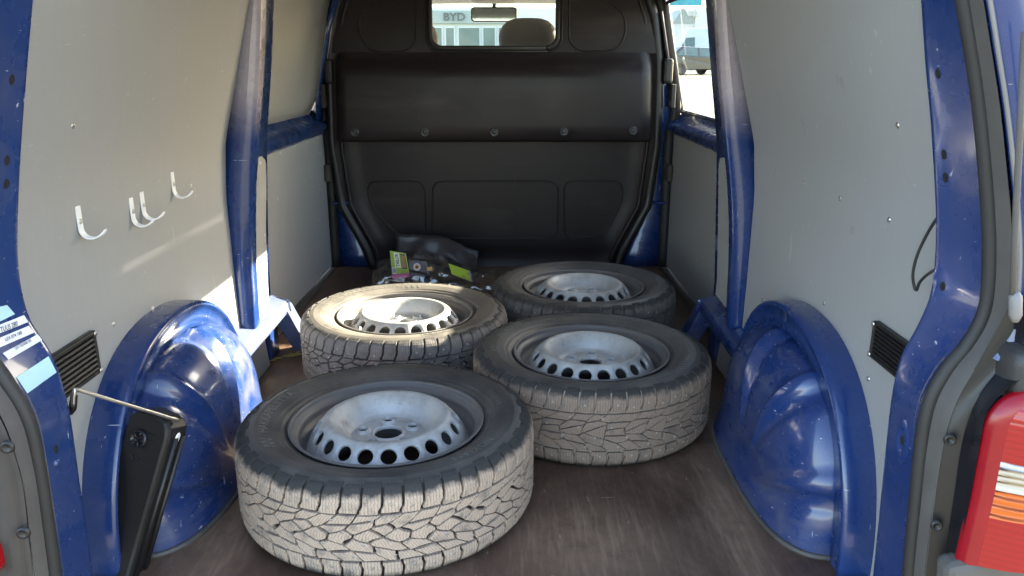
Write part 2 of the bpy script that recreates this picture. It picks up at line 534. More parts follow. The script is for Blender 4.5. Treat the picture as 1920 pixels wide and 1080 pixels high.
# ---- narrow strip panel and dark door-frame post in front of the pillar
STRIP = {-1: [(476, 303), (483, 294), (492, 293), (498, 300), (500, 330), (499, 430), (503, 540), (509, 618), (478, 668), (470, 520), (470, 400)],
          1: [(1372, 320), (1367, 300), (1358, 295), (1350, 296), (1347, 306), (1346, 420), (1344, 520), (1341, 552), (1371, 590), (1374, 480), (1374, 380)]}
STR = {}
POST = {-1: [(514, -40), (511, 60), (507, 150), (502, 225), (500, 280), (501, 330), (502, 430), (506, 540), (513, 625)],
         1: [(1320, -40), (1328, 60), (1335, 150), (1341, 225), (1344, 280), (1344, 330), (1342, 430), (1340, 520), (1335, 590)]}
for sx in (-1, 1):
    X = CX + sx * .772
    P = [at(u, v, X=X) for u, v in STRIP[sx]]
    STR[sx] = slab('strip_panel', P, (sx * .006, 0, 0), M['panel'], van, bevel=.002)
    # post: dark painted bar between strip panel and sliding door, sill to roof
    c = spline([at(u, v, Y=2.372) for u, v in CREST[sx]], 40); c[:, 0] += sx * .060
    e = spline([at(u, v, Y=2.70) for u, v in POST[sx]], 40)
    m0 = c * .25 + e * .75; m0[:, 0] -= sx * .0
    e1 = e + np.array([sx * .006, .012, 0]); e2 = e + np.array([sx * .14, .03, 0])
    loft('door_post', [c, m0, e, e1, e2], M['blue'], van, solid=.002, flip=(sx > 0), auto=40)

# sill rail, gusset and kick panel at the pillar foot
for sx in (-1, 1):
    X0 = CX + sx * .80; xi = CX + sx * .725
    # rail: box section along the wall, rising a little
    V, F = [], []
    sec = [(X0, .13), (xi + sx * .02, .13), (xi, .15), (xi + sx * .004, .185), (X0 - sx * .01, .205)]
    for y in (1.98, 2.3, 2.61):
        for (x, z) in sec: V.append((x, y, z + (y - 2.3) * .02))
    F = grid_faces(3, 5) + [(10, 11, 12, 13, 14)]
    obj('sill_rail', V, F, M['blue_sunlit' if sx < 0 else 'blue_dirty'], van, smooth=False, bevel=.006)
    # gusset: sloping pressed brace from the rail end down to the floor
    a = Vector((X0, 2.575, .205)); b = Vector((xi + sx * .005, 2.585, .172)); c = Vector((CX + sx * .665, 2.60, .0))
    P = [a, b, c + Vector((0, 0, .012)), c + Vector((sx * .05, 0, 0)), b + Vector((sx * .05, 0, -.035))]
    slab('gusset', P, (0, .075, 0), M['blue_sunlit' if sx < 0 else 'blue_dirty'], van, bevel=.006)
    slab('kick_panel', [Vector((CX + sx * .765, 2.05, .004)), Vector((CX + sx * .765, 2.47, .004)), Vector((CX + sx * .765, 2.44, .11)), Vector((CX + sx * .765, 2.36, .128)), Vector((CX + sx * .765, 2.05, .128))], (sx * .006, 0, 0), M['panel'], van, bevel=.002)
    box('step_well', (CX + sx * .80, 2.56, .06), (.06, .09, .12), M['blue'], van, bevel=.006)

# ---- sliding doors
DOOR = {}
WIN_Y0, WIN_Y1, WIN_Z0, WIN_Z1 = 2.76, 3.83, .772, 1.272
for sx in (-1, 1):
    D = empty('sliding_door', (0, 0, 0)); D.parent = van
    D.matrix_parent_inverse = Matrix.Translation(van.location).inverted()
    X = CX + sx * .845
    def add(name, V, F, mat, **k):
        o = link(name, mesh_data(name, V, F, mat, k.pop('smooth', True)), None); o.parent = D
        if k.get('solid'):
            s = o.modifiers.new('s', 'SOLIDIFY'); s.thickness = k['solid']; s.offset = k.get('offset', 0)
        if k.get('bevel'):
            q = o.modifiers.new('b', 'BEVEL'); q.width = k['bevel']; q.segments = 2; q.limit_method = 'ANGLE'
        return o
    # outer skin with window aperture
    zs = sorted(set(list(np.linspace(-.30, 1.42, 20)) + [WIN_Z0, WIN_Z1])); ys = sorted(set(list(np.linspace(2.60, 3.88, 15)) + [WIN_Y0, WIN_Y1]))
    idx, V = {}, []
    for y in ys:
        for z in zs:
            idx[y, z] = len(V); V.append((CX + sx * (doorw(z) + .022 - (.0 if z > .74 else -.04)), y, z))
    F = []
    for y0, y1 in zip(ys, ys[1:]):
        for z0, z1 in zip(zs, zs[1:]):
            if sx > 0 and y0 >= WIN_Y0 - 1e-6 and y1 <= WIN_Y1 + 1e-6 and z0 >= WIN_Z0 - 1e-6 and z1 <= WIN_Z1 + 1e-6: continue
            F.append((idx[y0, z0], idx[y1, z0], idx[y1, z1], idx[y0, z1]))
    add('door_skin', V, F, M['blue'])
    # belt ledge under the window: glass line down to the lower panel
    n = 14; yy = np.linspace(2.62, 3.80, n)
    prof = [(doorw(.78) + .012, .785), (doorw(.78) + .004, .765), (.862, .742), (.825, .728), (.818, .712), (.822, .690), (.842, .676), (.849, .668)]
    V = [(CX + sx * p[0], y, p[1] + .0) for y in yy for p in prof]
    add('belt_ledge', V, grid_faces(n, len(prof)), M['blue'])
    # lower lining
    V = [(X, 2.63, .02), (X, 3.775, .02), (X, 3.775, .672), (X, 2.63, .672)]
    lowp = add('door_panel', V + [(v[0] + sx * .006, v[1], v[2]) for v in V], [(0, 1, 2, 3), (7, 6, 5, 4), (0, 4, 5, 1), (1, 5, 6, 2), (2, 6, 7, 3), (3, 7, 4, 0)], M['panel'], smooth=False, bevel=.002)
    DOOR[sx] = (D, lowp)
    # window frame / upper lining
    if sx > 0:
        V = [(CX + sx * (doorw(z) + .018), y, z) for y, z in ((WIN_Y0, WIN_Z0), (WIN_Y1, WIN_Z0), (WIN_Y1, WIN_Z1), (WIN_Y0, WIN_Z1))]
        add('window_pane', V, [(0, 1, 2, 3)], M['glass'], smooth=False)
        T = []
        for (p, q) in (((WIN_Y0, WIN_Z0), (WIN_Y1, WIN_Z0)), ((WIN_Y1, WIN_Z0), (WIN_Y1, WIN_Z1)), ((WIN_Y1, WIN_Z1), (WIN_Y0, WIN_Z1)), ((WIN_Y0, WIN_Z1), (WIN_Y0, WIN_Z0))):
            T.append(tube_geo([(CX + sx * (doorw(p[1]) + .016), p[0], p[1]), (CX + sx * (doorw(q[1]) + .016), q[0], q[1])], .008, 8))
        add('window_seal', *join_geo(T), M['seal'])
        # front window frame of the door, grey trim
        V = [(CX + sx * (doorw(z) - .005), y, z) for z in (.745, .9, 1.1, 1.272) for y in (3.80, 3.70 + .03 * (z - .745))]
        V = []
        for z in (.74, .86, 1.0, 1.12, 1.272):
            V += [(CX + sx * (doorw(z) + .012), 3.80, z), (CX + sx * (doorw(z) - .010), 3.805, z), (CX + sx * (doorw(z) - .016), 3.86, z)]
        add('window_trim', V, grid_faces(5, 3), M['dusty_black'], solid=.004)
    else:
        poly = [(2.64, .775), (3.60, .775), (3.68, .79), (3.72, .84), (3.735, .95), (3.73, 1.4), (2.64, 1.4)]
        V = [(CX + sx * (doorw(z) - .006), y, z) for y, z in poly]; n = len(V)
        V2 = [(v[0] - .006, v[1], v[2]) for v in V]
        zz = np.linspace(.775, 1.41, 12)
        VV = []
        for z in zz:
            yr = 3.735 - max(0, .09 - (z - .775)) ** 2 * 14
            for y in np.linspace(2.64, yr, 8): VV.append((CX + sx * (doorw(z) - .006), y, z))
        add('upper_panel', VV, grid_faces(12, 8), M['panel'], solid=.005)
        V = []
        for z in (.74, .86, 1.0, 1.12, 1.4):
            V += [(CX + sx * (doorw(z) + .0), 3.735, z), (CX + sx * (doorw(z) - .018), 3.75, z), (CX + sx * (doorw(z) - .022), 3.85, z)]
        add('window_trim', V, grid_faces(5, 3), M['blue'], solid=.004)
    # primer-coloured upper strip, latch handle box and latch
    V = []
    for z in (1.02, 1.1, 1.18, 1.23):
        k = (1.26 - z) / .24
        V += [(CX + sx * (doorw(z) - .026), 3.765, z), (CX + sx * (doorw(z) - .030), 3.765 + .018 + .055 * k, z)]
    add('primer_strip', V, grid_faces(4, 2), M['primer'], solid=.004)
    hb = []
    hb.append(box_geo((CX + sx * (doorw(.96) - .040), 3.79, .965), (.045, .085, .115)))
    hbv = add('handle', *join_geo(hb), M['black'], smooth=False, bevel=.014)
    add('handle_plate', *box_geo((CX + sx * (doorw(.86) - .030), 3.79, .85), (.02, .075, .11)), M['dusty_black'], smooth=False, bevel=.004)
    add('handle_catch', *box_geo((CX + sx * (doorw(.82) - .043), 3.785, .818), (.012, .03, .026)), M['flange'], smooth=False, bevel=.003)
    V, F = box_geo((X - sx * .014, 3.765, .487), (.028, .062, .085))
    add('latch', V, F, M['dusty_black'], smooth=False, bevel=.009)
    # rubber seal of the door opening
    V, F = tube_geo([(CX + sx * (doorw(z) - .012), 3.83, z) for z in np.linspace(.0, 1.42, 24)], .026, 10)
    add('door_seal', V, F, M['seal'])

# ---- bulkhead
BH = empty('bulkhead', (0, 0, 0)); BH.parent = van; BH.matrix_parent_inverse = Matrix.Translation(van.location).inverted()
BC = -.085
def under(parent, name, V, F, mat, smooth=True, bevel=0, solid=0, auto=None):
    o = link(name, mesh_data(name, V, F, mat, smooth), None); o.parent = parent
    if solid:
        s = o.modifiers.new('s', 'SOLIDIFY'); s.thickness = solid; s.offset = 0
    if bevel:
        q = o.modifiers.new('b', 'BEVEL'); q.width = bevel; q.segments = 3; q.limit_method = 'ANGLE'; q.angle_limit = math.radians(40)
    if auto: sharp(o, auto)
    return o
def bh_half(z):       # half width of the pressed steel
    return float(np.interp(z, [0, .10, .33, .62, 1.0, 1.2, 1.42], [.60, .63, .745, .775, .765, .735, .66]))
# lower sheet
NX = 41
zs = np.r_[np.linspace(0, .64, 22), np.linspace(.70, 1.05, 6)]
V = []
for z in zs:
    h = bh_half(z)
    for i in range(NX):
        q = -1 + 2 * i / (NX - 1)
        edge = max(0, (abs(q) - .86) / .14)
        y = 3.835 - .02 * min(1, z / .64) - .05 * edge ** 2 + .012 * math.exp(-((z - .05) / .04) ** 2)
        V.append((BC + q * h, y, z))
lower_sheet = under(BH, 'lower_sheet', V, grid_faces(len(zs), NX), M['bulk'])
# upper bulged sheet, lower lip at z = .64
prof = [(.655, 3.800), (.642, 3.775), (.638, 3.745), (.642, 3.722), (.655, 3.712), (.72, 3.708), (.85, 3.705), (.93, 3.708), (.955, 3.712), (.975, 3.720), (.995, 3.733), (1.012, 3.748), (1.028, 3.758), (1.05, 3.764)]
V = []
for z, y in prof:
    h = bh_half(z) - .008
    for i in range(NX):
        q = -1 + 2 * i / (NX - 1)
        e = max(0, (abs(q) - .95) / .05)
        V.append((BC + q * h, y + (3.80 - y) * (1 - math.sqrt(max(0, 1 - e ** 2.2))), z))
upper_sheet = under(BH, 'upper_sheet', V, grid_faces(len(prof), NX), M['bulk'])
# window surround: rounded opening in the upper part
WX0, WX1, WZ0, WZ1 = BC - .297, BC + .300, 1.066, 1.40
def rrect(x0, x1, z0, z1, r, n=6):
    P = []
    for cx, cz, a0 in ((x1 - r, z0 + r, -90), (x1 - r, z1 - r, 0), (x0 + r, z1 - r, 90), (x0 + r, z0 + r, 180)):
        for k in range(n + 1):
            a = math.radians(a0 + 90 * k / n); P.append((cx + r * math.cos(a), cz + r * math.sin(a)))
    return P
def ring(outer, inner, yo, yi):
    n = len(inner)
    V = [(x, yo(x, z), z) for x, z in outer] + [(x, yi(x, z), z) for x, z in inner]
    return V, [(i, (i + 1) % n, n + (i + 1) % n, n + i) for i in range(n)]
inner = rrect(WX0, WX1, WZ0, WZ1, .055)
outer = []
for x, z in inner:                                     # project to the outline of the upper sheet
    cx, cz = (WX0 + WX1) / 2, (WZ0 + WZ1) / 2
    dx, dz = x - cx, z - cz
    t = min((.74 / abs(dx)) if dx else 9e9, ((1.045 - cz) / dz if dz < 0 else (1.43 - cz) / dz) if dz else 9e9)
    if abs(dz) < .17 and dz < 0 and abs(dx) > .29: t = .74 / abs(dx)
    X_, Z_ = cx + dx * t, cz + dz * t
    Z_ = max(1.045, Z_); h = bh_half(Z_)
    outer.append((max(BC - h, min(BC + h, X_)), Z_))
UY = lambda x, z: 3.764 + .10 * (z - 1.045)
# explicit surround in three plates so that corners stay square
def plate(x0, x1, z0, z1, nx=8, nz=8, curve=None):
    V = []
    for k in range(nz):
        z = z0 + (z1 - z0) * k / (nz - 1)
        a = x0 if x0 is not None else BC - bh_half(z); b = x1 if x1 is not None else BC + bh_half(z)
        for i in range(nx):
            x = a + (b - a) * i / (nx - 1); V.append((x, UY(x, z) + .0, z))
    return V, grid_faces(nz, nx)
g1 = plate(None, WX0 - .02, 1.045, 1.43); g2 = plate(WX1 + .02, None, 1.045, 1.43)
o2 = rrect(WX0 - .02, WX1 + .02, 1.045, 1.43, .0005)
g3 = ring(o2, inner, UY, UY)
win_sheet = under(BH, 'window_sheet', *join_geo([g1, g2, g3]), M['bulk'])
fr = [Vector((x, UY(x, z) - .004, z)) for x, z in rrect(WX0 + .002, WX1 - .002, WZ0 + .002, WZ1, .055)]
under(BH, 'window_seal', *tube_geo(fr + [fr[0]], .012, 8), M['seal'])
fr = [Vector((x, UY(x, z) - .006, z)) for x, z in rrect(WX0 - .016, WX1 + .016, WZ0 - .014, WZ1, .062)]
under(BH, 'window_bead', *tube_geo(fr + [fr[0]], .005, 8), M['bulk'])
under(BH, 'window_pane', [(WX0, UY(0, WZ0) + .004, WZ0), (WX1, UY(0, WZ0) + .004, WZ0), (WX1, UY(0, WZ1) + .004, WZ1), (WX0, UY(0, WZ1) + .004, WZ1)], [(0, 1, 2, 3)], M['glass'], smooth=False)
# pressed outlines: closed beads around blank panels
def bead(pts, target, r=.0042):
    Q = spline([*pts, pts[0]], 60)
    P = []
    for u, v in Q:
        p, n = hit(u, v, target)
        if p is not None: P.append(p + n * .0005)
    if len(P) > 5: under(BH, 'pressed_panel_outline', *tube_geo(P + [P[0]], r, 8, cap=False), M['gloss_black'] if r < .004 else M['bulk'])
bead([(690, 352), (697, 342), (720, 340), (780, 341), (793, 350), (797, 370), (798, 420), (797, 436), (780, 441), (752, 441), (735, 430), (705, 395), (692, 370)], lower_sheet)
bead([(812, 352), (820, 342), (850, 340), (1010, 340), (1038, 343), (1046, 355), (1046, 425), (1040, 440), (1010, 446), (850, 446), (818, 442), (811, 430)], lower_sheet)
bead([(1058, 352), (1066, 341), (1090, 339), (1150, 339), (1164, 345), (1167, 362), (1160, 390), (1140, 425), (1115, 442), (1080, 446), (1062, 440), (1058, 420)], lower_sheet)
bead([(778, -30), (780, 60), (776, 82), (760, 95), (735, 98), (705, 97), (688, 88), (676, 65), (674, 40), (682, 20), (705, 4), (740, -18), (765, -34)], win_sheet)
bead([(1068, -30), (1067, 60), (1071, 80), (1085, 93), (1110, 96), (1145, 94), (1163, 84), (1172, 62), (1172, 40), (1163, 20), (1140, 3), (1110, -18), (1085, -34)], win_sheet)
# bolt caps
for u, v in ((665, 248), (796, 248), (926, 248), (1057, 247), (1187, 245)):
    p, n = hit(u, v, upper_sheet)
    R = frame_from(n)
    pr = [(.0, .007), (.007, .007), (.009, .004), (.011, .002), (.0145, .006), (.018, .005), (.0205, .0)]
    Vc, Fc = revolve(pr, 20)
    under(BH, 'bolt_cap', [p + R @ Vector(q) for q in Vc], Fc, M['cap'])
# black frame around the bulkhead and body corners
for sx in (-1, 1):
    pts = [(BC + sx * (bh_half(z) + .012), 3.79 + .0 * z, z) for z in np.linspace(1.42, .34, 26)]
    pts += [(BC + sx * (bh_half(z) + .014), 3.785, z) for z in np.linspace(.32, 0.0, 12)]
    under(BH, 'frame_seal', *tube_geo(pts, .024, 10), M['black'])
    pts2 = [(p[0] - sx * .045, p[1] - .005, p[2]) for p in pts]
    under(BH, 'frame_bead', *tube_geo(pts2, .010, 8), M['bulk'])
    # painted body corner outside the frame
    zz = np.linspace(0, 1.42, 24)
    L0 = [(BC + sx * bh_half(z), 3.815, z) for z in zz]; L1 = [(CX + sx * (doorw(z) + .004), 3.845, z) for z in zz]
    loft('body_corner', [L0, L1], M['blue'], van, flip=(sx > 0), solid=.004)
    box('corner_shelf', (CX + sx * .775, 3.80, .335), (.10, .05, .012), M['blue'], van, bevel=.005)

# ---- roof, outer skin and cab
def roof_z(x): return 1.44 - .10 * ((x - CX) / .85) ** 4 * .4
xs = np.linspace(CX - .72, CX + .72, 13); ys = np.linspace(1.12, 5.05, 14)
V = [(x, y, roof_z(x) - max(0, (y - 4.7)) * .12) for x in xs for y in ys]
obj('roof', V, grid_faces(13, 14), M['roofin'], van, solid=.02, offset=1)
for y in (1.75, 2.35, 2.95, 3.5):
    V = [(x, y + d, roof_z(x) - (.03 if abs(d) < .04 else .0)) for x in xs for d in (-.06, -.035, .035, .06)]
    obj('roof_rib', V, grid_faces(13, 4), M['roofin'], van)
for sx in (-1, 1):
    zs = np.linspace(-.32, 1.44, 22); yy = np.linspace(1.06, 2.66, 8)
    ow = lambda z: float(np.interp(z, [-.32, .0, .6, .8, 1.2, 1.44], [.90, .94, .95, .93, .84, .70]))
    V = [(CX + sx * ow(z), y, z) for y in yy for z in zs]
    obj('outer_skin', V, grid_faces(8, 22), M['blue'], van)
    yy = np.linspace(3.87, 5.9, 6); zl = np.linspace(-.32, .72, 8)
    V = [(CX + sx * (ow(z) - .08 * max(0, y - 4.8)), y, z) for y in yy for z in zl]
    obj('cab_door_skin', V, grid_faces(6, 8), M['blue'], van)
    for y0, y1, zt in ((3.86, 4.40, 1.44), ):
        V = [(CX + sx * (doorw(z) + .022), y, z) for y in (y0, y1) for z in np.linspace(.72, zt, 8)]
        obj('cab_pillar', V, grid_faces(2, 8), M['blue'], van)
    tube('windscreen_pillar', [(CX + sx * .70, 4.85, 1.40), (CX + sx * .80, 5.5, .78)], .045, M['blue'], van)
M['headliner'] = plain('beige_headliner', (.42, .40, .34), .85, vary=.05)
M['cloth'] = plain('grey_seat_cloth', (.24, .215, .19), .9, vary=.2, scale=90, bump=.3)
V = [(x, y, roof_z(x) - .03 - max(0, y - 4.55) * .13) for x in np.linspace(CX - .68, CX + .68, 9) for y in np.linspace(3.95, 5.0, 8)]
obj('headliner', V, grid_faces(9, 8), M['headliner'], van, solid=.008)
obj('windscreen', [(CX - .72, 4.93, 1.375), (CX + .72, 4.93, 1.375), (CX + .80, 5.55, .76), (CX - .80, 5.55, .76)], [(0, 1, 2, 3)], M['glass'], van, smooth=False)
def cushion(name, c, s, mat, parent, p=4.0, n=18, m=12, tz=.0):
    V, F = [], []
    for i in range(m + 1):
        ph = -math.pi / 2 + math.pi * i / m
        for k in range(n):
            a = 2 * math.pi * k / n
            d = Vector((math.cos(ph) * math.cos(a), math.cos(ph) * math.sin(a), math.sin(ph)))
            L = (abs(d.x) ** p + abs(d.y) ** p + abs(d.z) ** p) ** (1 / p)
            q = d / L
            taper = 1 - tz * max(0, q.z)
            V.append((c[0] + q.x * s[0] / 2 * taper, c[1] + q.y * s[1] / 2, c[2] + q.z * s[2] / 2))
    return obj(name, V, grid_faces(m + 1, n) + [(i * n + n - 1, (i + 1) * n + n - 1, (i + 1) * n, i * n) for i in range(m)], mat, parent)
c = at(990, 66, Y=4.35)
cushion('headrest', (c.x, 4.35, c.z - .005), (.315, .12, .185), M['cloth'], van, 3.4, tz=.16)
cushion('seat_back', (c.x, 4.36, c.z - .46), (.50, .16, .72), M['cloth'], van, 4.5)
c = at(792, 70, Y=4.35)
cushion('headrest', (c.x - .05, 4.35, c.z - .005), (.27, .12, .185), M['cloth'], van, 3.4, tz=.16)
cushion('seat_back', (c.x - .06, 4.36, c.z - .46), (.50, .16, .72), M['cloth'], van, 4.5)
c = at(926, 27, Y=4.78)
mm = [(c.x + x, 4.78, c.z + z) for x, z in rrect(-.135, .135, -.042, .042, .022)]
slab('rear_view_mirror', mm, (0, .03, 0), M['gloss_black'], van, bevel=.004)
M['mirror'] = plain('mirror_glass', (.55, .56, .56), .04, 1.0, vary=.02)
mm = [(c.x + x, 4.777, c.z + z) for x, z in rrect(-.127, .127, -.035, .035, .018)]
slab('mirror_glass', mm, (0, .002, 0), M['mirror'], van, bevel=0)
tube('mirror_stem', [(c.x, 4.80, c.z + .02), (c.x, 4.90, c.z + .07), (c.x, 4.94, c.z + .10)], .012, M['black'], van)
c = at(926, 2, Y=4.72)
cushion('roof_console', (c.x, 4.72, c.z + .015), (.26, .18, .055), M['headliner'], van, 5)

# ------------------------------------------------------------------ rear end of the van: pillar faces, lip, seal, flange
N = 70
INNER = {1: [(1724, -40), (1727, 0), (1735, 120), (1745, 230), (1752, 340), (1755, 420), (1752, 500), (1742, 560), (1717, 617), (1692, 662), (1676, 720), (1665, 800), (1655, 900), (1645, 1000), (1634, 1110)],
         -1: [(67, -40), (62, 0), (49, 150), (38, 300), (33, 430), (35, 500), (40, 540), (47, 571), (58, 603), (79, 636), (96, 663), (108, 692), (118, 723), (132, 781), (150, 909), (165, 1010), (178, 1110)]}
LIP = {1: [(1791, -40), (1799, 0), (1812, 74), (1825, 159), (1838, 289), (1845, 400), (1847, 474), (1842, 559), (1827, 607), (1798, 652), (1768, 685), (1742, 726), (1726, 770), (1715, 858), (1707, 961), (1694, 1110)],
       -1: [(-16, -40), (-24, 0), (-38, 150), (-50, 300), (-56, 430), (-54, 520), (-48, 580), (-30, 640), (0, 680), (19, 706), (43, 745), (60, 781), (71, 820), (86, 913), (101, 1010), (116, 1110)]}
EDGE = {1: [(1833, -40), (1842, 0), (1857, 93), (1875, 207), (1890, 340), (1896, 400), (1899, 474), (1896, 548), (1887, 600), (1861, 650), (1833, 688), (1808, 730), (1788, 775), (1772, 830), (1758, 910), (1745, 1000), (1732, 1110)],
        -1: [(-60, -40), (-70, 0), (-82, 150), (-96, 300), (-104, 430), (-102, 520), (-96, 600), (-80, 660), (-45, 720), (-12, 757), (12, 800), (30, 850), (46, 910), (56, 1000), (68, 1110)]}
REAR = {}
for sx in (-1, 1):
    a = spline([at(u, v, Y=1.20) for u, v in INNER[sx]], N)
    b = spline([at(u, v, Y=1.105) for u, v in LIP[sx]], N)
    e = spline([at(u, v, Y=1.06) for u, v in EDGE[sx]], N)
    back = a.copy(); back[:, 0] += sx * .075; back[:, 1] += .03       # return towards the lining
    roll = a.copy(); roll[:, 1] += .006; roll[:, 0] += sx * .004
    fac = [back, roll, a] + [a * (1 - k) + b * k + np.array([0, .012 * math.sin(math.pi * k), 0]) for k in (.12, .3, .5, .7, .86)] + [b]
    REAR[sx] = loft('rear_pillar', fac, M['blue'], van, flip=(sx > 0), solid=0, auto=55)
    lipc = b + np.array([sx * .001, -.002, 0])
    V, F = tube_geo([tuple(p) for p in lipc], .0055, 10); obj('pillar_lip', V, F, M['blue'], van)
    s1 = b * .80 + e * .20; V, F = tube_geo([tuple(p) for p in s1], .011, 12); obj('door_seal_bulb', V, F, M['seal'], van)
    s0 = b + np.array([0, .012, 0]); s2 = b * .66 + e * .34 + np.array([0, .004, 0]); s3 = b * .5 + e * .5 + np.array([0, -.012, 0]); s4 = b * .2 + e * .8 + np.array([0, -.012, 0])
    loft('rubber_gasket', [s0, s2, s3, s4, e], M['rubber'], van, flip=(sx > 0), auto=60)
    # painted outer corner of the body
    o0 = e + np.array([sx * .002, -.004, 0]); o1 = e + np.array([sx * .006, -.018, 0]); o2 = e + np.array([sx * .05, -.020, 0]); o3 = e + np.array([sx * .13, .02, 0]); o4 = e + np.array([sx * .19, .25, 0])
    if sx > 0:
        hi = 40
        loft('body_rear_corner', [o0[:hi], o1[:hi], o2[:hi], o3[:hi], o4[:hi]], M['blue'], van, flip=True)
        V, F = tube_geo([tuple(p) for p in (e + np.array([.003, -.012, 0]))[:33]], .0035, 8); obj('gutter_edge', V, F, M['flange'], van)
    else:
        loft('body_rear_corner', [o0, o1, o2, o3, o4], M['dusty_black'], van)

# lower trim beside the gasket with its two screws, black lamp surround and tail lamp
lo = spline([at(u, v, Y=1.055) for u, v in EDGE[1]], N)[40:]
n = len(lo)
tz = [(1900, 560), (1901, 620), (1888, 668), (1866, 700), (1836, 742), (1815, 790), (1800, 850), (1790, 920), (1778, 1000), (1762, 1110)]
t1 = spline([at(u, v, Y=1.045) for u, v in tz], n)
gz = [(1945, 560), (1945, 650), (1925, 700), (1882, 735), (1850, 775), (1838, 830), (1826, 900), (1812, 970), (1797, 1040), (1786, 1110)]
t2 = spline([at(u, v, Y=1.00) for u, v in gz], n)
loft('lamp_trim', [lo + np.array([0, .004, 0]), t1 * .96 + lo * .04, t1], M['black'], van, flip=True)
loft('lamp_surround', [t1 + np.array([0, .001, 0]), t1 * .5 + t2 * .5 + np.array([0, .016, 0]), t2], M['gloss_black'], van, flip=True)
for u, v in ((1781, 824), (1756, 985)):
    p = at(u, v, Y=1.044)
    Vc, Fc = revolve([(0, -.001), (.004, -.001), (.0055, -.004), (.008, -.004), (.0095, 0)], 16)
    R = frame_from(Vector((-.2, -1, 0)).normalized()); obj('trim_screw', [p + R @ Vector((q[0], q[1], -q[2])) for q in Vc], Fc, M['black'], van)
# wing cover above the lamp
c0 = at(1948, 700, Y=1.02)
cushion('lamp_wing_cover', (c0.x + .03, 1.05, c0.z), (.15, .12, .085), plain('textured_black_plastic', (.035, .034, .034), .40, bump=.6, scale=60), van, 7)
# tail lamp: convex lens wrapped round the corner, four segments
LL = [(1925, 729), (1893, 742), (1868, 762), (1850, 790), (1841, 830), (1833, 870), (1822, 930), (1808, 990), (1793, 1052)]
Lp = spline([at(u, v, Y=1.0) for u, v in LL], 60)
lamp = empty('tail_lamp', (0, 0, 0)); lamp.parent = van; lamp.matrix_parent_inverse = Matrix.Translation(van.location).inverted()
def lamp_pt(k, q):
    """k 0..1 down the lamp edge, q 0..1 from inner edge outwards round the corner"""
    p = Lp[min(59, int(round(k * 59)))]
    x = p[0] + .22 * q; y = p[1] - .045 * math.sin(min(1, q * 2.2) * math.pi / 2) + .20 * max(0, q - .38) ** 1.6
    return (x, y, p[2] + .035 * q * (k - .25) * (1 if k > .5 else .4))
zz = [p[2] for p in Lp]
def kz(z): return float(np.interp(-z, [-q for q in zz], np.linspace(0, 1, 60)))
ztop, zbot = zz[0], zz[-1]
cuts = [0, kz(at(1836, 855, Y=1.).z), kz(at(1827, 907, Y=1.).z), kz(at(1815, 962, Y=1.).z), 1]
for i, mt in enumerate(('lens_red', 'lens_clear', 'lens_amber', 'lens_red')):
    ks = np.linspace(cuts[i] + (.0005 if i else 0), cuts[i + 1] - .0005, 14); qs = np.linspace(.10 if mt != 'lens_red' or True else 0, 1, 16)
    under(lamp, 'lens_segment', [lamp_pt(k, q) for k in ks for q in qs], grid_faces(14, 16), M[mt])
ks = np.linspace(0, 1, 40)
rimv = []
for k in ks:
    p0 = lamp_pt(k, 0); p1 = lamp_pt(k, .05); p2 = lamp_pt(k, .11)
    rimv += [(p0[0], p0[1] + .006, p0[2]), p0, (p1[0], p1[1] - .004, p1[2]), (p2[0], p2[1] + .001, p2[2])]
under(lamp, 'lens_edge', rimv, grid_faces(40, 4), M['rim_red'])
bot = [lamp_pt(1, q) for q in np.linspace(0, 1, 16)]
under(lamp, 'lens_base', [p for p in bot] + [(p[0] + .004, p[1] + .012, p[2] - .002) for p in bot], grid_faces(2, 16), M['rim_red'])
# bumper below
P = [at(u, v, Y=.985) for u, v in ((1778, 1066), (1796, 1062), (1880, 1047), (1990, 1022), (1990, 1180), (1770, 1180))]
slab('bumper', P, (0, .04, 0), M['rubber'], van, bevel=.012)
# left tail lamp: just its edge shows
c0 = at(-14, 1045, Y=1.03)
cushion('tail_lamp_edge', (c0.x - .005, 1.03, c0.z), (.03, .06, .055), M['lens_red'], van, 4)
lt = spline([at(u, v, Y=1.055) for u, v in EDGE[-1]], N)[44:]
l2 = lt + np.array([-.055, -.005, 0]); l3 = lt + np.array([-.075, -.03, 0]); l4 = lt + np.array([-.2, -.03, 0])
loft('lamp_trim', [lt + np.array([.0, -.004, 0]), lt + np.array([-.03, -.016, 0]), l2, l3, l4], M['dusty_black'], van)
for u, v in ((13, 839), (43, 1000)):
    p = at(u, v, Y=1.035)
    Vc, Fc = revolve([(0, 0), (.004, 0), (.006, .002), (.009, .002), (.0105, -.003)], 16)
    R = frame_from(Vector((.1, -1, 0)).normalized()); obj('trim_screw', [p + R @ Vector(q) for q in Vc], Fc, M['black'], van)
# gas strut of the raised tailgate
p0, p1, p2 = at(1921, 60, Y=.98), at(1903, 440, Y=1.0), at(1899, 552, Y=1.0)
strut = tube('gas_strut', [p0, p0 * .5 + p1 * .5, p1, p2], [.0042, .0042, .0042, .0042], M['rubber'], van, 12)
V, F = tube_geo([at(1904, 548, Y=1.0), at(1904, 556, Y=1.0), at(1904, 590, Y=1.0), at(1903, 603, Y=1.0)], [.005, .0085, .0085, .0045], 12)
o = link('strut_socket', mesh_data('strut_socket', V, F, M['flange'])); o.parent = strut

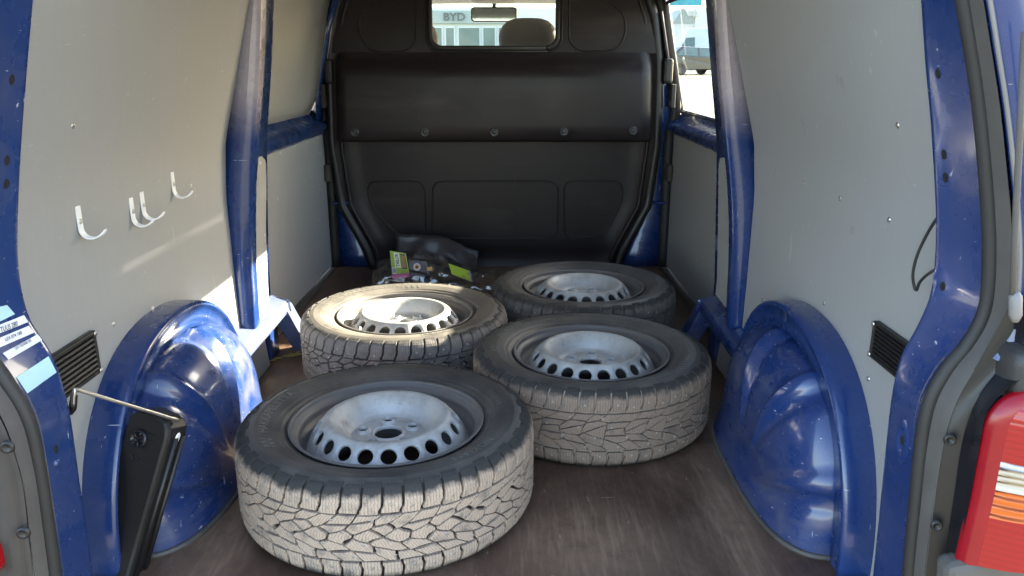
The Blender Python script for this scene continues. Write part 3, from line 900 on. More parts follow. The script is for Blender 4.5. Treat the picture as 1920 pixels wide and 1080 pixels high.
# ------------------------------------------------------------------ wheel arches
ARCH = {}
def arch(sx):
    xw = CX + sx * .775; xi = CX + sx * (.638 if sx > 0 else .618)
    W = abs(xw - xi); yc, a, h = 1.745, .35, .362
    V = []; nt_, ns = 56, 30
    ribs = (.44, .66, .86)                               # fraction of the way from front foot over the top to the rear foot
    for i in range(nt_ + 1):
        th = math.pi * i / nt_                          # 0 front ... pi rear
        ct, st = math.cos(th), math.sin(th)
        L = (abs(ct) ** 2.9 + abs(st) ** 2.9) ** (1 / 2.9)
        ey, ez = a * ct / L, h * st / L
        for j in range(ns + 1):
            s = j / ns
            ph = s * math.pi / 2
            # superellipse from wall (s = 0) to centre of inner face (s = 1)
            cq, sq = math.cos(ph), math.sin(ph)
            K = (cq ** 3.1 + sq ** 3.1) ** (1 / 3.1)
            rad, inw = cq / K, sq / K
            y, z = ey * rad, ez * rad
            r_ = 0
            for q in ribs:
                dq = (th / math.pi - q)
                r_ += .018 * math.exp(-(dq / .012) ** 2) - .013 * math.exp(-((dq - .035) / .016) ** 2)
            r_ *= min(1, s * 4) * min(1, max(0, (.80 - s) * 4)) 
            inn = inw * W + r_ * inw
            sc = 1 + r_ / .35
            zf = z * sc
            skirt = .018 * math.exp(-(zf / .05) ** 2) * (1 if inw > .2 else 0)
            V.append((xw - sx * (inn + skirt), yc + y * sc, zf))
    o = obj('wheel_arch', V, grid_faces(nt_ + 1, ns + 1, flip=(sx < 0)), M['blue_dirty'], van)
    # outer flange: broad arch band along the lining with a rolled inner edge
    lines = []
    for (dr, dx) in ((.0, -.014), (.0, .025), (-.001, .045), (-.004, .0515), (-.010, .054), (-.015, .052), (-.019, .046), (-.040, .046), (-.062, .046), (-.075, .02)):
        l = []
        for i in range(61):
            th = math.pi * (-.02 + 1.04 * i / 60)
            ct, st = math.cos(th), math.sin(th)
            L = (abs(ct) ** 2.25 + abs(st) ** 2.25) ** (1 / 2.25)
            l.append((xw - sx * dx, yc - .005 + (.413 + dr) * ct / L, max(0, (.438 + dr) * st / L)))
        lines.append(l)
    f = loft('arch_flange', lines, M['blue'], o, flip=(sx < 0))
    # bead of sealer along the floor joint
    P = [Vector(V[j]) for j in range(0, ns + 1)] + [Vector(V[nt_ * (ns + 1) + j]) for j in range(ns, -1, -1)]
    P = [Vector((p.x - sx * .002, p.y, .003)) for p in P]
    tq = tube('floor_sealer', P, .007, M['trim'], o, 6)
    for q in (f, tq):
        q.matrix_parent_inverse = Matrix.Identity(4)
    return o
for sx in (-1, 1): ARCH[sx] = arch(sx)

# ------------------------------------------------------------------ fixings on the lining
screw_v, screw_f = revolve([(0, .0028), (.0016, .0028), (.0018, .0018), (.0030, .0022), (.0048, .0012), (.0056, 0)], 12)
screw_me = mesh_data('screw', screw_v, screw_f, M['steel'])
def screw(u, v, target, parent=None, s=1.0):
    p, n = hit(u, v, target)
    if p is None: return
    o = bpy.data.objects.new('screw', screw_me); COL.objects.link(o)
    o.parent = parent or target
    o.matrix_local = Matrix.Translation(p) @ frame_from(n).to_4x4() @ Matrix.Scale(s, 4)
for u, v in ((1407, 299), (1452, 319), (1506, 343), (1575, 372), (1667, 412), (1408, 421), (1683, 235), (1430, 562), (1545, 568), (1628, 710), (1398, 86), (1475, 563)):
    screw(u, v, PANEL[1])
for u, v in ((430, 306), (358, 348), (435, 425), (286, 578), (213, 608), (193, 729), (137, 236)):
    screw(u, v, PANEL[-1])
for u, v in ((1352, 304), (1347, 435), (1368, 453), (1349, 556)): screw(u, v, STR[1])
for u, v in ((488, 306), (474, 456), (496, 441)): screw(u, v, STR[-1])
for u, v in ((1255, 253), (1276, 260), (1297, 269), (1322, 280), (1254, 282), (1278, 333), (1327, 369), (1255, 350), (1256, 405), (1255, 455), (1256, 507), (1306, 487)):
    screw(u, v, DOOR[1][1], DOOR[1][0])
for u, v in ((525, 286), (552, 275), (575, 267), (595, 259), (600, 288), (573, 339), (520, 373), (599, 355), (598, 412), (599, 461), (601, 513), (549, 493)):
    screw(u, v, DOOR[-1][1], DOOR[-1][0])

# white coat hooks on the lining opposite the window
def hook(u, v, flip=0):
    p, n = hit(u, v, PANEL[-1])
    # strap hangs flat on the wall, then curls out and up; hook opens towards the bay front
    path = [(0, .030), (0, -.012), (.001, -.022), (.006, -.032), (.015, -.038), (.026, -.037), (.036, -.030), (.041, -.022)]
    path = spline(path, 22)
    V = []
    for k, (o_, z) in enumerate(path):
        t = path[min(k + 1, 21)] - path[max(k - 1, 0)]; t /= np.linalg.norm(t)
        nrm = (t[1], -t[0]) if True else None
        wd = .0085 if k < 19 else .0085 * (.95 - .2 * (k - 19))
        for dy, th in ((-wd, .001), (wd, .001), (wd, .0042), (-wd, .0042)):
            V.append(Vector((p.x + o_ - t[1] * th, p.y + dy + o_ * .55, p.z + z + t[0] * th)))
    F = []
    for i in range(21):
        for k in range(4): F.append((i * 4 + k, i * 4 + (k + 1) % 4, (i + 1) * 4 + (k + 1) % 4, (i + 1) * 4 + k))
    F += [(3, 2, 1, 0), (84, 85, 86, 87)]
    h = link('coat_hook', mesh_data('coat_hook', V, F, M['white'], smooth=False)); h.parent = PANEL[-1]
    q = h.modifiers.new('b', 'BEVEL'); q.width = .0012; q.segments = 2; q.limit_method = 'ANGLE'
    s = bpy.data.objects.new('screw', screw_me); COL.objects.link(s); s.parent = PANEL[-1]
    s.matrix_local = Matrix.Translation(p + n * .0045 + Vector((0, 0, .0))) @ frame_from(n).to_4x4()
for u, v in ((147, 415), (246, 396), (266, 384), (323, 345)): hook(u, v)

# louvred air vents low on the lining
def vent(sx, corners):
    P = [hit(u, v, PANEL[sx])[0] for u, v in corners]           # visible edge: top, bottom; then hidden edge
    zt, zb = P[0].z, P[1].z; y1 = (P[0].y + P[1].y) / 2; y0 = y1 - .17
    X = lambda z: CX + sx * halfw(z)
    fr = []
    for (ya, za, yb, zb_) in ((y0, zt, y1, zt), (y0, zb, y1, zb), (y1, zt, y1, zb), (y0, zt, y0, zb)):
        cx = X((za + zb_) / 2) - sx * .006
        fr.append(box_geo((cx, (ya + yb) / 2, (za + zb_) / 2), (.014, abs(yb - ya) + .008, abs(zb_ - za) + .008)))
    v_ = under(PANEL[sx], 'vent_grille', *join_geo(fr), M['black'], smooth=False, bevel=.003)
    under(PANEL[sx], 'vent_back', *box_geo((X((zt + zb) / 2) - sx * .001, (y0 + y1) / 2, (zt + zb) / 2), (.004, y1 - y0, zt - zb)), M['hole'], smooth=False)
    ns = 8
    for k in range(ns):
        z = zb + (zt - zb) * (k + .5) / ns
        R = Matrix.Rotation(sx * .6, 3, 'Y')
        under(PANEL[sx], 'vent_slat', *box_geo((X(z) - sx * .006, (y0 + y1) / 2, z), (.012, y1 - y0 - .006, .005), R), M['black'], smooth=False, bevel=.001)
    for z in (zt - .002, zb + .002):
        s = bpy.data.objects.new('screw', screw_me); COL.objects.link(s); s.parent = PANEL[sx]
        s.matrix_local = Matrix.Translation((X(z) - sx * .014, y1, z)) @ frame_from(Vector((-sx, 0, 0))).to_4x4()
vent(-1, ((168, 622), (176, 697)))
vent(1, ((1647, 603), (1645, 668)))

# holes, stickers and pale painted reflections on the rear pillars
hole_v, hole_f = revolve([(0, .0006), (.0048, .0006), (.0056, .0012), (.0066, .0008), (.0070, 0)], 16)
hole_me = mesh_data('bolt_hole', hole_v, hole_f, M['hole'])
for sx, L in ((1, ((1759, 138), (1770, 290), (1773, 333), (1768, 537), (1692, 826))), (-1, ((22, 149), (13, 301), (12, 345), (105, 842)))):
    for u, v in L:
        p, n = hit(u, v, REAR[sx])
        if p is None: continue
        o = bpy.data.objects.new('bolt_hole', hole_me); COL.objects.link(o); o.parent = REAR[sx]
        o.matrix_local = Matrix.Translation(p) @ frame_from(n).to_4x4() @ Matrix.Diagonal((.8, 1.15, 1, 1))
p, n = hit(1692, 826, REAR[1])
Vr, Fr = revolve([(.012, .0), (.016, .0022), (.020, .003), (.024, .0015), (.027, 0)], 28)
R = frame_from(n)
under(REAR[1], 'pressed_boss', [p + R @ Vector((q[0] * .8, q[1] * 1.5, q[2])) for q in Vr], Fr, M['blue'])
p, n = hit(106, 868, REAR[-1]); R = frame_from(n)
Vr, Fr = revolve([(.0, .005), (.004, .0045), (.007, .002), (.008, 0)], 16)
under(REAR[-1], 'rivet', [p + R @ Vector(q) for q in Vr], Fr, M['blue'])
def on_pillar(quad, name, mat, off, sx=-1, n=6):
    (a, b, c, d) = quad                                   # corners TL TR BR BL
    V = []
    for i in range(n + 1):
        for k in range(n + 1):
            s, t = k / n, i / n
            u = (a[0] * (1 - s) + b[0] * s) * (1 - t) + (d[0] * (1 - s) + c[0] * s) * t
            v = (a[1] * (1 - s) + b[1] * s) * (1 - t) + (d[1] * (1 - s) + c[1] * s) * t
            p, nn = hit(u, v, REAR[sx], off)
            V.append(p if p else at(u, v, Y=1.14))
    return under(REAR[sx], name, V, grid_faces(n + 1, n + 1), mat)
def text_geo(body, size=1.0, bold=0.0):
    cu = bpy.data.curves.new('t', 'FONT'); cu.body = body; cu.size = size; cu.offset = bold; cu.resolution_u = 3
    to = bpy.data.objects.new('t', cu); COL.objects.link(to)
    dg = bpy.context.evaluated_depsgraph_get(); me = to.evaluated_get(dg).to_mesh()
    V = [v.co.copy() for v in me.vertices]; F = [tuple(p.vertices) for p in me.polygons]
    to.evaluated_get(dg).to_mesh_clear(); bpy.data.objects.remove(to); bpy.data.curves.remove(cu)
    return V, F
def text_on(quad, body, mat, off, sx=-1, name='lettering', bold=.01):
    V, F = text_geo(body, 1, bold)
    x0, x1 = min(v.x for v in V), max(v.x for v in V); y0, y1 = min(v.y for v in V), max(v.y for v in V)
    (a, b, c, d) = quad; W = []
    for q in V:
        s, t = (q.x - x0) / (x1 - x0), 1 - (q.y - y0) / (y1 - y0)
        u = (a[0] * (1 - s) + b[0] * s) * (1 - t) + (d[0] * (1 - s) + c[0] * s) * t
        v = (a[1] * (1 - s) + b[1] * s) * (1 - t) + (d[1] * (1 - s) + c[1] * s) * t
        p, nn = hit(u, v, REAR[sx], off); W.append(p if p else at(u, v, Y=1.14))
    under(REAR[sx], name, W, F, mat, smooth=False)
for q in (((-12, 613), (44, 591), (52, 604), (-4, 626)), ((-12, 638), (53, 611), (63, 624), (-4, 653)), ((4, 663), (70, 627), (78, 638), (15, 675))):
    on_pillar(q, 'sticker', M['sticker'], .0012)
text_on(((-2, 614), (30, 602), (32, 611), (0, 624)), 'TUUS 280', M['ink'], .002)
text_on(((7, 634), (38, 621), (40, 627), (9, 641)), 'LEX 074 188', M['ink'], .002)
text_on(((25, 652), (55, 636), (58, 641), (28, 657)), 'LEX T5KARB 100', M['ink'], .002)
on_pillar(((-10, 577), (12, 572), (27, 589), (-8, 606)), 'painted_reflection', M['pale_glint'], .0012)  # pale patches painted in for reflections on the glossy pillar
on_pillar(((30, 708), (90, 668), (105, 698), (50, 738)), 'painted_reflection', M['pale_glint'], .0012)

# loose cable on the right pillar edge
P = [(1764, 402), (1752, 416), (1735, 445), (1720, 478), (1712, 510), (1713, 532), (1718, 545), (1724, 530), (1735, 518), (1749, 508), (1762, 503)]
pts = [at(u, v, Y=y) for (u, v), y in zip(P, (1.22, 1.225, 1.24, 1.25, 1.255, 1.255, 1.25, 1.245, 1.235, 1.225, 1.22))]
tube('loose_cable', [tuple(p) for p in spline(pts, 60)], .0026, M['cable'], van, 8)

# ------------------------------------------------------------------ wheels
RB, HW = .3345, .1075
_pf = spline([(.3345, 0), (.3345, .03), (.3345, .058), (.333, .076), (.3285, .090), (.319, .1005), (.303, .1065), (.285, .1072), (.264, .103), (.245, .0955), (.231, .088), (.2225, .083)], 140)
_ps = np.r_[0, np.cumsum(np.linalg.norm(np.diff(_pf, axis=0), axis=1))]
def prof_at(t, h=0.):
    s = abs(t)
    r, z = np.interp(s, _ps, _pf[:, 0]), np.interp(s, _ps, _pf[:, 1])
    e = .001
    r2, z2 = np.interp(s + e, _ps, _pf[:, 0]), np.interp(s + e, _ps, _pf[:, 1])
    r1, z1 = np.interp(max(0, s - e), _ps, _pf[:, 0]), np.interp(max(0, s - e), _ps, _pf[:, 1])
    dr, dz = r2 - r1, z2 - z1; L = math.hypot(dr, dz) or 1
    r += h * dz / L; z += -h * dr / L
    return r, (z if t >= 0 else -z)
def wrap(s, t, h):
    r, z = prof_at(t, h); a = s / .343
    return Vector((r * math.cos(a), r * math.sin(a), z + HW))
# tyre carcass profile with sidewall rings
prof = []
for s in np.linspace(-_ps[-1], _ps[-1], 120):
    h = 0
    a = abs(s)
    for c, wd, q in ((.128, .0012, .0012), (.150, .0016, .0018), (.172, .0016, .0014), (.186, .002, .0022)):
        h += q * math.exp(-((a - c) / wd) ** 2)
    prof.append(prof_at(s, h))
prof = [(r, z + HW) for r, z in prof]
Vt, Ft = revolve(prof, 128)
nv = len(prof); grv = []
for i in range(128):
    for j in range(nv - 1):
        grv.append(1 if abs((j + .5) / (nv - 1) * 2 - 1) * _ps[-1] < .104 else 0)
# tread block meshes: shapes in (s, t), one pitch
NP = 26; LP = 2 * math.pi * .343 / NP
GW = .0030
def block_strip(sl, sr, ts, h0=.0085):
    """block bounded by s = sl(t), sr(t) over rows ts; follows the tyre profile"""
    V, UV, F = [], [], []
    n = len(ts)
    for k, t in enumerate(ts):
        a, b = sl(t), sr(t)
        hh = h0 if abs(t) < .082 else max(.0022, h0 - (abs(t) - .082) * .20)
        for s, h in ((a - .0006, .0), (a, hh - .0008), (a + .0010, hh), ((a + b) / 2, hh), (b - .0010, hh), (b, hh - .0008), (b + .0006, 0)):
            V.append(wrap(s, t, h)); UV.append((s, t))
    for k in range(n - 1):
        for j in range(6): F.append((k * 7 + j, k * 7 + j + 1, (k + 1) * 7 + j + 1, (k + 1) * 7 + j))
    # end walls
    for k, t in ((0, ts[0]), (n - 1, ts[-1])):
        base = k * 7
        F.append(tuple(base + j for j in range(7)) if k == 0 else tuple(base + j for j in range(6, -1, -1)))
    return V, UV, F
BLK = []
for side in (-1, 1):
    for half in (0, 1):
        s0 = half * LP / 2
        off = .006 if half else 0
        ts = [side * x for x in (.053 + off * .5, .060, .068, .078, .086, .093, .100, .108 - off * .6, .115 - off)]
        jag = lambda t: .0022 * (1 if abs(t) > .066 else -1) * (1 if abs(t) < .08 else .6)
        sl = lambda t, s0=s0: s0 + GW + jag(t) + side * .10 * (abs(t) - .05)
        sr = lambda t, s0=s0: s0 + LP / 2 - GW + jag(t) + side * .10 * (abs(t) - .05)
        BLK.append(block_strip(sl, sr, ts))
K = 1.25
# centre of the tread: irregular slanted blocks, a pattern that repeats 13 times round the tyre
NC = 13; LC = 2 * math.pi * .343 / NC; TC = .0505
def clip_half(poly, px, py, nx, ny):
    out = []
    for i in range(len(poly)):
        a, b = poly[i], poly[(i + 1) % len(poly)]
        da, db = (a[0] - px) * nx + (a[1] - py) * ny, (b[0] - px) * nx + (b[1] - py) * ny
        if da <= 0: out.append(a)
        if da * db < 0:
            k = da / (da - db); out.append((a[0] + (b[0] - a[0]) * k, a[1] + (b[1] - a[1]) * k))
    return out
def centre_blocks(seed, gw):
    rng = random.Random(seed)
    seeds = []
    for r, t0 in enumerate((-.040, -.0185, .004, .0225, .041)):
        n = (4, 3, 3, 3, 4)[r]
        for k in range(n):
            seeds.append(((k + .5 * (r % 2) + rng.uniform(-.26, .26)) * LC / n, t0 + rng.uniform(-.0055, .0055)))
    shear = lambda t: K * math.sqrt(t * t + .00004)
    allp = [(x + o * LC, t) for o in (-1, 0, 1) for x, t in seeds]
    ST = .62                                          # cells drawn out along the groove direction
    out = []
    for (x, t) in seeds:
        poly = [(x - .09, -TC), (x + .09, -TC), (x + .09, TC), (x - .09, TC)]
        for (x2, t2) in allp:
            if (x2, t2) == (x, t): continue
            dx, dt = (x2 - x) * ST * ST, (t2 - t); L = math.hypot(dx, dt)
            nx, ny = dx / L, dt / L
            poly = clip_half(poly, (x + x2) / 2 - nx * gw, (t + t2) / 2 - ny * gw, nx, ny)
            if len(poly) < 3: break
        if len(poly) < 3: continue
        Q = []                                        # split long edges so that they follow the bend, drop slivers
        for i in range(len(poly)):
            a, b = poly[i], poly[(i + 1) % len(poly)]
            L = math.hypot(b[0] - a[0], b[1] - a[1])
            if L < .0012: continue
            Q.append(a)
            if L > .016:
                j = .0011 * (1 if (i + len(Q)) % 2 else -1); m_ = ((a[0] + b[0]) / 2 - (b[1] - a[1]) / L * j, (a[1] + b[1]) / 2 + (b[0] - a[0]) / L * j); Q.append(m_)
        if len(Q) < 3: continue
        cx_, ct_ = sum(q[0] for q in Q) / len(Q), sum(q[1] for q in Q) / len(Q)
        V, UV = [], []
        for sc_, h in ((1.03, 0.), (1.0, .0078), (.955, .0086)):
            for q in Q:
                a, tt = cx_ + (q[0] - cx_) * sc_, ct_ + (q[1] - ct_) * sc_
                V.append(wrap(a + shear(tt), tt, h)); UV.append((a + shear(tt) * .4, tt))
        V.append(wrap(cx_ + shear(ct_), ct_, .0088)); UV.append((cx_ + shear(ct_) * .4, ct_))
        n = len(Q); F = []
        for l in (0, 1):
            for i in range(n): F.append((l * n + i, l * n + (i + 1) % n, (l + 1) * n + (i + 1) % n, (l + 1) * n + i))
        F += [(2 * n + i, 2 * n + (i + 1) % n, 3 * n) for i in range(n)]
        out.append((V, UV, F))
    return out
def build_rim():
    parts = []
    # barrel and flange, then the dish foot
    pr = [(.2245, .196), (.2260, .1985), (.2245, .2010), (.2205, .2010), (.2180, .1985), (.2160, .190), (.2080, .184), (.2040, .178), (.2030, .165), (.1960, .155), (.1930, .149), (.1905, .146), (.189, .144), (.187, .143)]
    pr = [tuple(p) for p in spline(pr, 46)]
    parts.append(revolve(pr, 96))
    lowr = [(.1890, .144), (.1860, .100), (.190, .05), (.205, .03), (.2205, .014), (.2245, .016)]
    parts.append(revolve([tuple(p) for p in spline(lowr, 16)], 96))
    # slope with 20 oval holes: surface along a curve q in 0..1
    sl = spline([(.1880, .1440), (.1845, .1545), (.1785, .1660), (.1700, .1795), (.1600, .1930), (.1500, .2035), (.1430, .2080)], 40)
    def S(q, a):
        r, z = np.interp(q, np.linspace(0, 1, 40), sl[:, 0]), np.interp(q, np.linspace(0, 1, 40), sl[:, 1])
        return Vector((r * math.cos(a), r * math.sin(a), z))
    NH = 20; n = 32; dv = math.pi / NH
    V, F = [], []
    for k in range(NH):
        ac = 2 * dv * k; base = len(V)
        for j in range(n):
            t = 2 * math.pi * j / n; c, s = math.cos(t), math.sin(t); m = max(abs(c), abs(s))
            ou, ov = c / m, s / m
            V.append(S(.5 + .5 * ov, ac + dv * ou))
            V.append(S(.66 + .235 * s, ac + dv * .74 * c))
            V.append(S(.66 + .215 * s, ac + dv * .70 * c) + Vector((0, 0, -.0022)))
            p = S(.66 + .215 * s, ac + dv * .70 * c); V.append(Vector((p.x * .975, p.y * .975, p.z - .007)))
        for j in range(n):
            j2 = (j + 1) % n
            for q in range(3): F.append((base + 4 * j + q, base + 4 * j2 + q, base + 4 * j2 + q + 1, base + 4 * j + q + 1))
    parts.append((V, F))
    # crown and bowl
    bow = spline([(.1430, .2080), (.1385, .2092), (.132, .2084), (.126, .2050), (.117, .1980), (.1095, .1900), (.1045, .1835), (.100, .1765), (.0945, .168), (.086, .162)], 44)
    parts.append(revolve([tuple(p) for p in bow], 96))
    # hub face with five lug holes
    V, F = [], []; n = 32; dv = math.pi / 5
    def Hs(r, a, z): return Vector((r * math.cos(a), r * math.sin(a), z))
    for k in range(5):
        ac = 2 * dv * k; base = len(V)
        for j in range(n):
            t = 2 * math.pi * j / n; c, s = math.cos(t), math.sin(t); m = max(abs(c), abs(s))
            V.append(Hs(.0635 + .0225 * s / m, ac + dv * c / m, .1620))
            cx = Hs(.0615, ac, 0); rad, tan = Vector((math.cos(ac), math.sin(ac), 0)), Vector((-math.sin(ac), math.cos(ac), 0))
            for rr, z in ((.0190, .1620), (.0150, .1680), (.0125, .1690), (.0112, .1660), (.0112, .1615)):
                V.append(cx + (rad * s + tan * c) * rr + Vector((0, 0, z)))
        for j in range(n):
            j2 = (j + 1) % n
            for q in range(5): F.append((base + 6 * j + q, base + 6 * j2 + q, base + 6 * j2 + q + 1, base + 6 * j + q + 1))
    parts.append((V, F))
    parts.append(revolve([tuple(p) for p in ((.0410, .1620), (.0385, .1640), (.0360, .1660), (.0335, .1650), (.0325, .162), (.0325, .157))], 48))
    return join_geo(parts)
rv, rf = build_rim()
rim_me = mesh_data('rim', rv, rf, M['silver'])
_o = bpy.data.objects.new('tmp', rim_me); sharp(_o, 50); bpy.data.objects.remove(_o)

def arc_text(body, r0, size, a0, flip=False, z=HW * 2 - .003, bold=.012, spacing=1.0):
    """raised letters round the upper sidewall; a0 = angle of the text centre (reads with tops outward)"""
    V, F = text_geo(body, size, bold * size)
    x0, x1 = min(v.x for v in V), max(v.x for v in V); xm = (x0 + x1) / 2
    W = []
    for q in V:
        r = r0 + q.y; a = a0 - (q.x - xm) * spacing / r0
        s = np.interp(-r, -_pf[::1, 0], _ps)                # profile position of that radius on the sidewall
        rr, zz = prof_at(s, .0014)
        W.append(Vector((r * math.cos(a), r * math.sin(a), zz + HW)))
    return W, F

TREADS = {}
def tread_set(key, dust, clean, amount, edge, groove, seed=1, gw=.0021):
    mt = tread_mat('tread_' + key, dust, clean, amount, edge)
    mg = plain('groove_' + key, groove, .9, vary=.35, scale=40)
    meshes = []
    for V, UV, F in BLK:
        me = mesh_data('tread_block', V, F, mt, smooth=False, uv=UV)
        meshes.append(me)
    centre = [mesh_data('tread_block', V, F, mt, smooth=False, uv=UV) for V, UV, F in centre_blocks(seed, gw)]
    tyre_me = mesh_data('tyre', Vt, Ft, [M['sidewall_sunlit' if key == 'grey' else 'sidewall'], mg], True, fmat=grv)
    sv, sf = [], []
    rng = random.Random(3)
    for p in range(NP):
        for side in (-1, 1):
            for (s, t) in ((LP * .25, .066), (LP * .75, .073), (LP * .35 + K * .015, .014), (LP * .7 + K * .04, .040)):
                if rng.random() < .25: continue
                a = p * LP + s + (0 if side > 0 or abs(t) > .05 else LP * .5); tt = side * t
                c = wrap(a, tt, .0085); nrm = (wrap(a, tt, .0105) - c).normalized(); R = frame_from(nrm)
                q = [c + R @ Vector((.0021 * math.cos(x), .0021 * math.sin(x), .0012)) for x in np.linspace(0, 2 * math.pi, 7)[:-1]]
                q2 = [c + R @ Vector((.0036 * math.cos(x), .0036 * math.sin(x), .0001)) for x in np.linspace(0, 2 * math.pi, 7)[:-1]]
                b = len(sv); sv += q + q2
                sf.append(tuple(b + i for i in range(6))); sf += [(b + 6 + i, b + 6 + (i + 1) % 6, b + (i + 1) % 6, b + i) for i in range(6)]
    stud_me = mesh_data('studs', sv, sf, M['stud'], smooth=False)
    return (meshes, centre), tyre_me, stud_me
SETS = {
    'mud': tread_set('mud', (.50, .378, .285), (.10, .095, .09), .55, .079, (.020, .018, .017), 2, .0022),
    'dry': tread_set('dry', (.27, .195, .145), (.10, .09, .082), .45, .083, (.30, .25, .20), 5, .0015),
    'grey': tread_set('grey', (.20, .175, .155), (.075, .07, .068), .35, .094, (.016, .015, .015), 8, .0024),
    'dark': tread_set('dark', (.17, .145, .125), (.07, .065, .062), .30, .085, (.10, .085, .07), 4, .0015),
}
def wheel(loc, rz, key, label, texts):
    w_ = empty('road_wheel', loc, rz)
    tag(w_, label, 'wheel', 'steel road wheels lying on the load floor')
    meshes, tyre_me, stud_me = SETS[key]
    ty = bpy.data.objects.new('tyre', tyre_me); COL.objects.link(ty); ty.parent = w_
    for p, N_, me in [(p, NP, me) for p in range(NP) for me in meshes[0]] + [(p, NC, me) for p in range(NC) for me in meshes[1]]:
            b = bpy.data.objects.new('tread_block', me); COL.objects.link(b); b.parent = ty
            b.rotation_euler = (0, 0, p * 2 * math.pi / N_)
    st = bpy.data.objects.new('studs', stud_me); COL.objects.link(st); st.parent = ty; st['kind'] = 'stuff'
    for body, r0, size, ang, bold in texts:
        V, F = arc_text(body, r0, size, math.radians(ang) - rz, bold=bold)
        o = link('sidewall_lettering', mesh_data('sidewall_lettering', V, F, M['lettering'], smooth=False)); o.parent = ty
    r_ = bpy.data.objects.new('rim', rim_me); COL.objects.link(r_); r_.parent = w_
    r_.rotation_euler = (0, 0, .13)
    return w_
wheel((-.292, 1.651, .0), .35, 'mud', 'steel wheel with pale mud-caked studded tyre beside the black jack case', [('HAKKAPELIITTA', .268, .030, 178, .01), ('/\\/\\/', .266, .034, 212, .02), ('215/65 R16', .262, .018, 20, .0), ('NOKIAN', .268, .030, 320, .01)])
wheel((.229, 2.100, .0), 1.25, 'dry', 'steel wheel with dusty brown tyre touching all three other wheels', [('NOKIAN', .268, .032, 150, .01), ('/\\/\\/', .266, .034, 185, .02), ('HAKKAPELIITTA', .268, .030, 320, .01), ('215/65 R16', .262, .016, 118, .0)])
wheel((-.358, 2.458, .0), 2.1, 'grey', 'sunlit steel wheel with chunky grey tread before the plastic-wrapped package', [('215/65 R16', .268, .026, 172, .0), ('HAKKAPELIITTA', .268, .030, 125, .01), ('/\\/\\/\\/', .262, .036, 92, .02), ('/\\/\\/\\/', .262, .036, 225, .02), ('NOKIAN', .268, .03, 300, .01)])
wheel((.268, 2.788, .0), .8, 'dark', 'shaded steel wheel lying between the dusty brown wheel and the black bulkhead', [('NOKIAN', .268, .030, 110, .01), ('HAKKAPELIITTA', .268, .030, 200, .01), ('/\\/\\/', .266, .034, 150, .02)])

# ------------------------------------------------------------------ jack case leaning on the arch
JC = empty('jack_case', (-.745, 1.36, .0))
tag(JC, 'long black plastic jack case with a round knob, leaning against the blue wheel arch', 'case')
def jc(name, V, F, mat, **k):
    o = obj(name, V, F, mat, None, **k); o.parent = JC
    o.matrix_parent_inverse = Matrix.Translation(JC.location).inverted(); return o
# frame of the case: long axis from foot to top, width axis, depth axis
YB = 1.375
foot = at(192, 1095, Y=1.33); top = at(285, 776, Y=1.41)
ax = (top - foot); LEN = ax.length; ax.normalize()
wd = at(322, 800, Y=1.41) - at(240, 792, Y=1.435); wd = (wd - ax * wd.dot(ax)); WID = wd.length; wd.normalize()
dp = wd.cross(ax).normalized()                        # towards the viewer side or away
if dp.y > 0: dp = -dp
def jp(a, b, c): return foot + ax * (a * LEN) + wd * b + dp * c
# face outline (rounded top), depth .06
W2 = WID / 2
face = [(0, -W2 - .024), (0, W2 + .004), (.90, W2), (.955, W2 - .004), (.985, W2 - .014), (1, W2 - .03), (1, -W2 + .03), (.985, -W2 + .014), (.95, -W2 + .002), (.90, -W2)]
Vf = [jp(a, b, .0) for a, b in face] + [jp(a, b * 1.0 + .0, -.062) for a, b in face]
nf = len(face)
jc('case_shell', Vf, [tuple(range(nf)), tuple(range(2 * nf - 1, nf - 1, -1))] + [(i, nf + i, nf + (i + 1) % nf, (i + 1) % nf) for i in range(nf)], M['black'], smooth=False, bevel=.008)
for c in (-.022, -.044):
    P = [jp(.02, W2 + .004, c), jp(.9, W2 + .003, c)]
    jc('case_rib', *tube_geo(P, .0055, 8), M['black'])
# knob
kc = at(262, 822, Y=1.40); kk = (kc - foot); ka, kb = kk.dot(ax) / LEN, kk.dot(wd)
Rk = Matrix((wd, ax, dp)).transposed()
Vk, Fk = revolve([(0, .006), (.005, .007), (.007, .0045), (.012, .0045), (.0145, .009), (.0175, .0095), (.0195, .006), (.0195, 0)], 28)
jc('knob', [jp(ka, kb, 0) + Rk @ Vector(q) for q in Vk], Fk, M['gloss_black'])
sp = []
for k in range(5):
    a = 2 * math.pi * k / 5
    sp.append(tube_geo([jp(ka, kb, 0) + Rk @ Vector((.004 * math.cos(a), .004 * math.sin(a), .007)), jp(ka, kb, 0) + Rk @ Vector((.016 * math.cos(a), .016 * math.sin(a), .0085))], .0022, 6))
jc('knob_spokes', *join_geo(sp), M['gloss_black'])
jc('slot', *box_geo(jp(ka + .028, kb + .016, .0006), (.026, .012, .002), Rk), M['hole'], smooth=False)
jc('slot', *box_geo(jp(ka - .04, kb + .012, .0006), (.018, .007, .002), Rk), M['hole'], smooth=False)
sb = []
for k in range(4): sb.append(box_geo(jp(ka - .105 - .012 * (k % 2), kb - .008 + .005 * k, .0008), (.004, .008, .0016), Rk))
sb.append(box_geo(jp(ka - .112, kb, .0008), (.022, .003, .0016), Rk)); jc('moulded_mark', *join_geo(sb), M['gloss_black'], smooth=False)
Vd, Fd = revolve([(0, .001), (.0085, .001), (.009, 0)], 20)
Rs = Matrix((ax, dp, wd)).transposed()
jc('white_dot', [jp(.90, W2 + .002, -.028) + Rs @ Vector((q[0] * 1.25, q[1] * .8, q[2])) for q in Vd], Fd, M['white'])
jc('case_foot', *box_geo(jp(.0, .0, -.02), (WID * .8, .02, .05), Rk), M['hole'], smooth=False, bevel=.003)
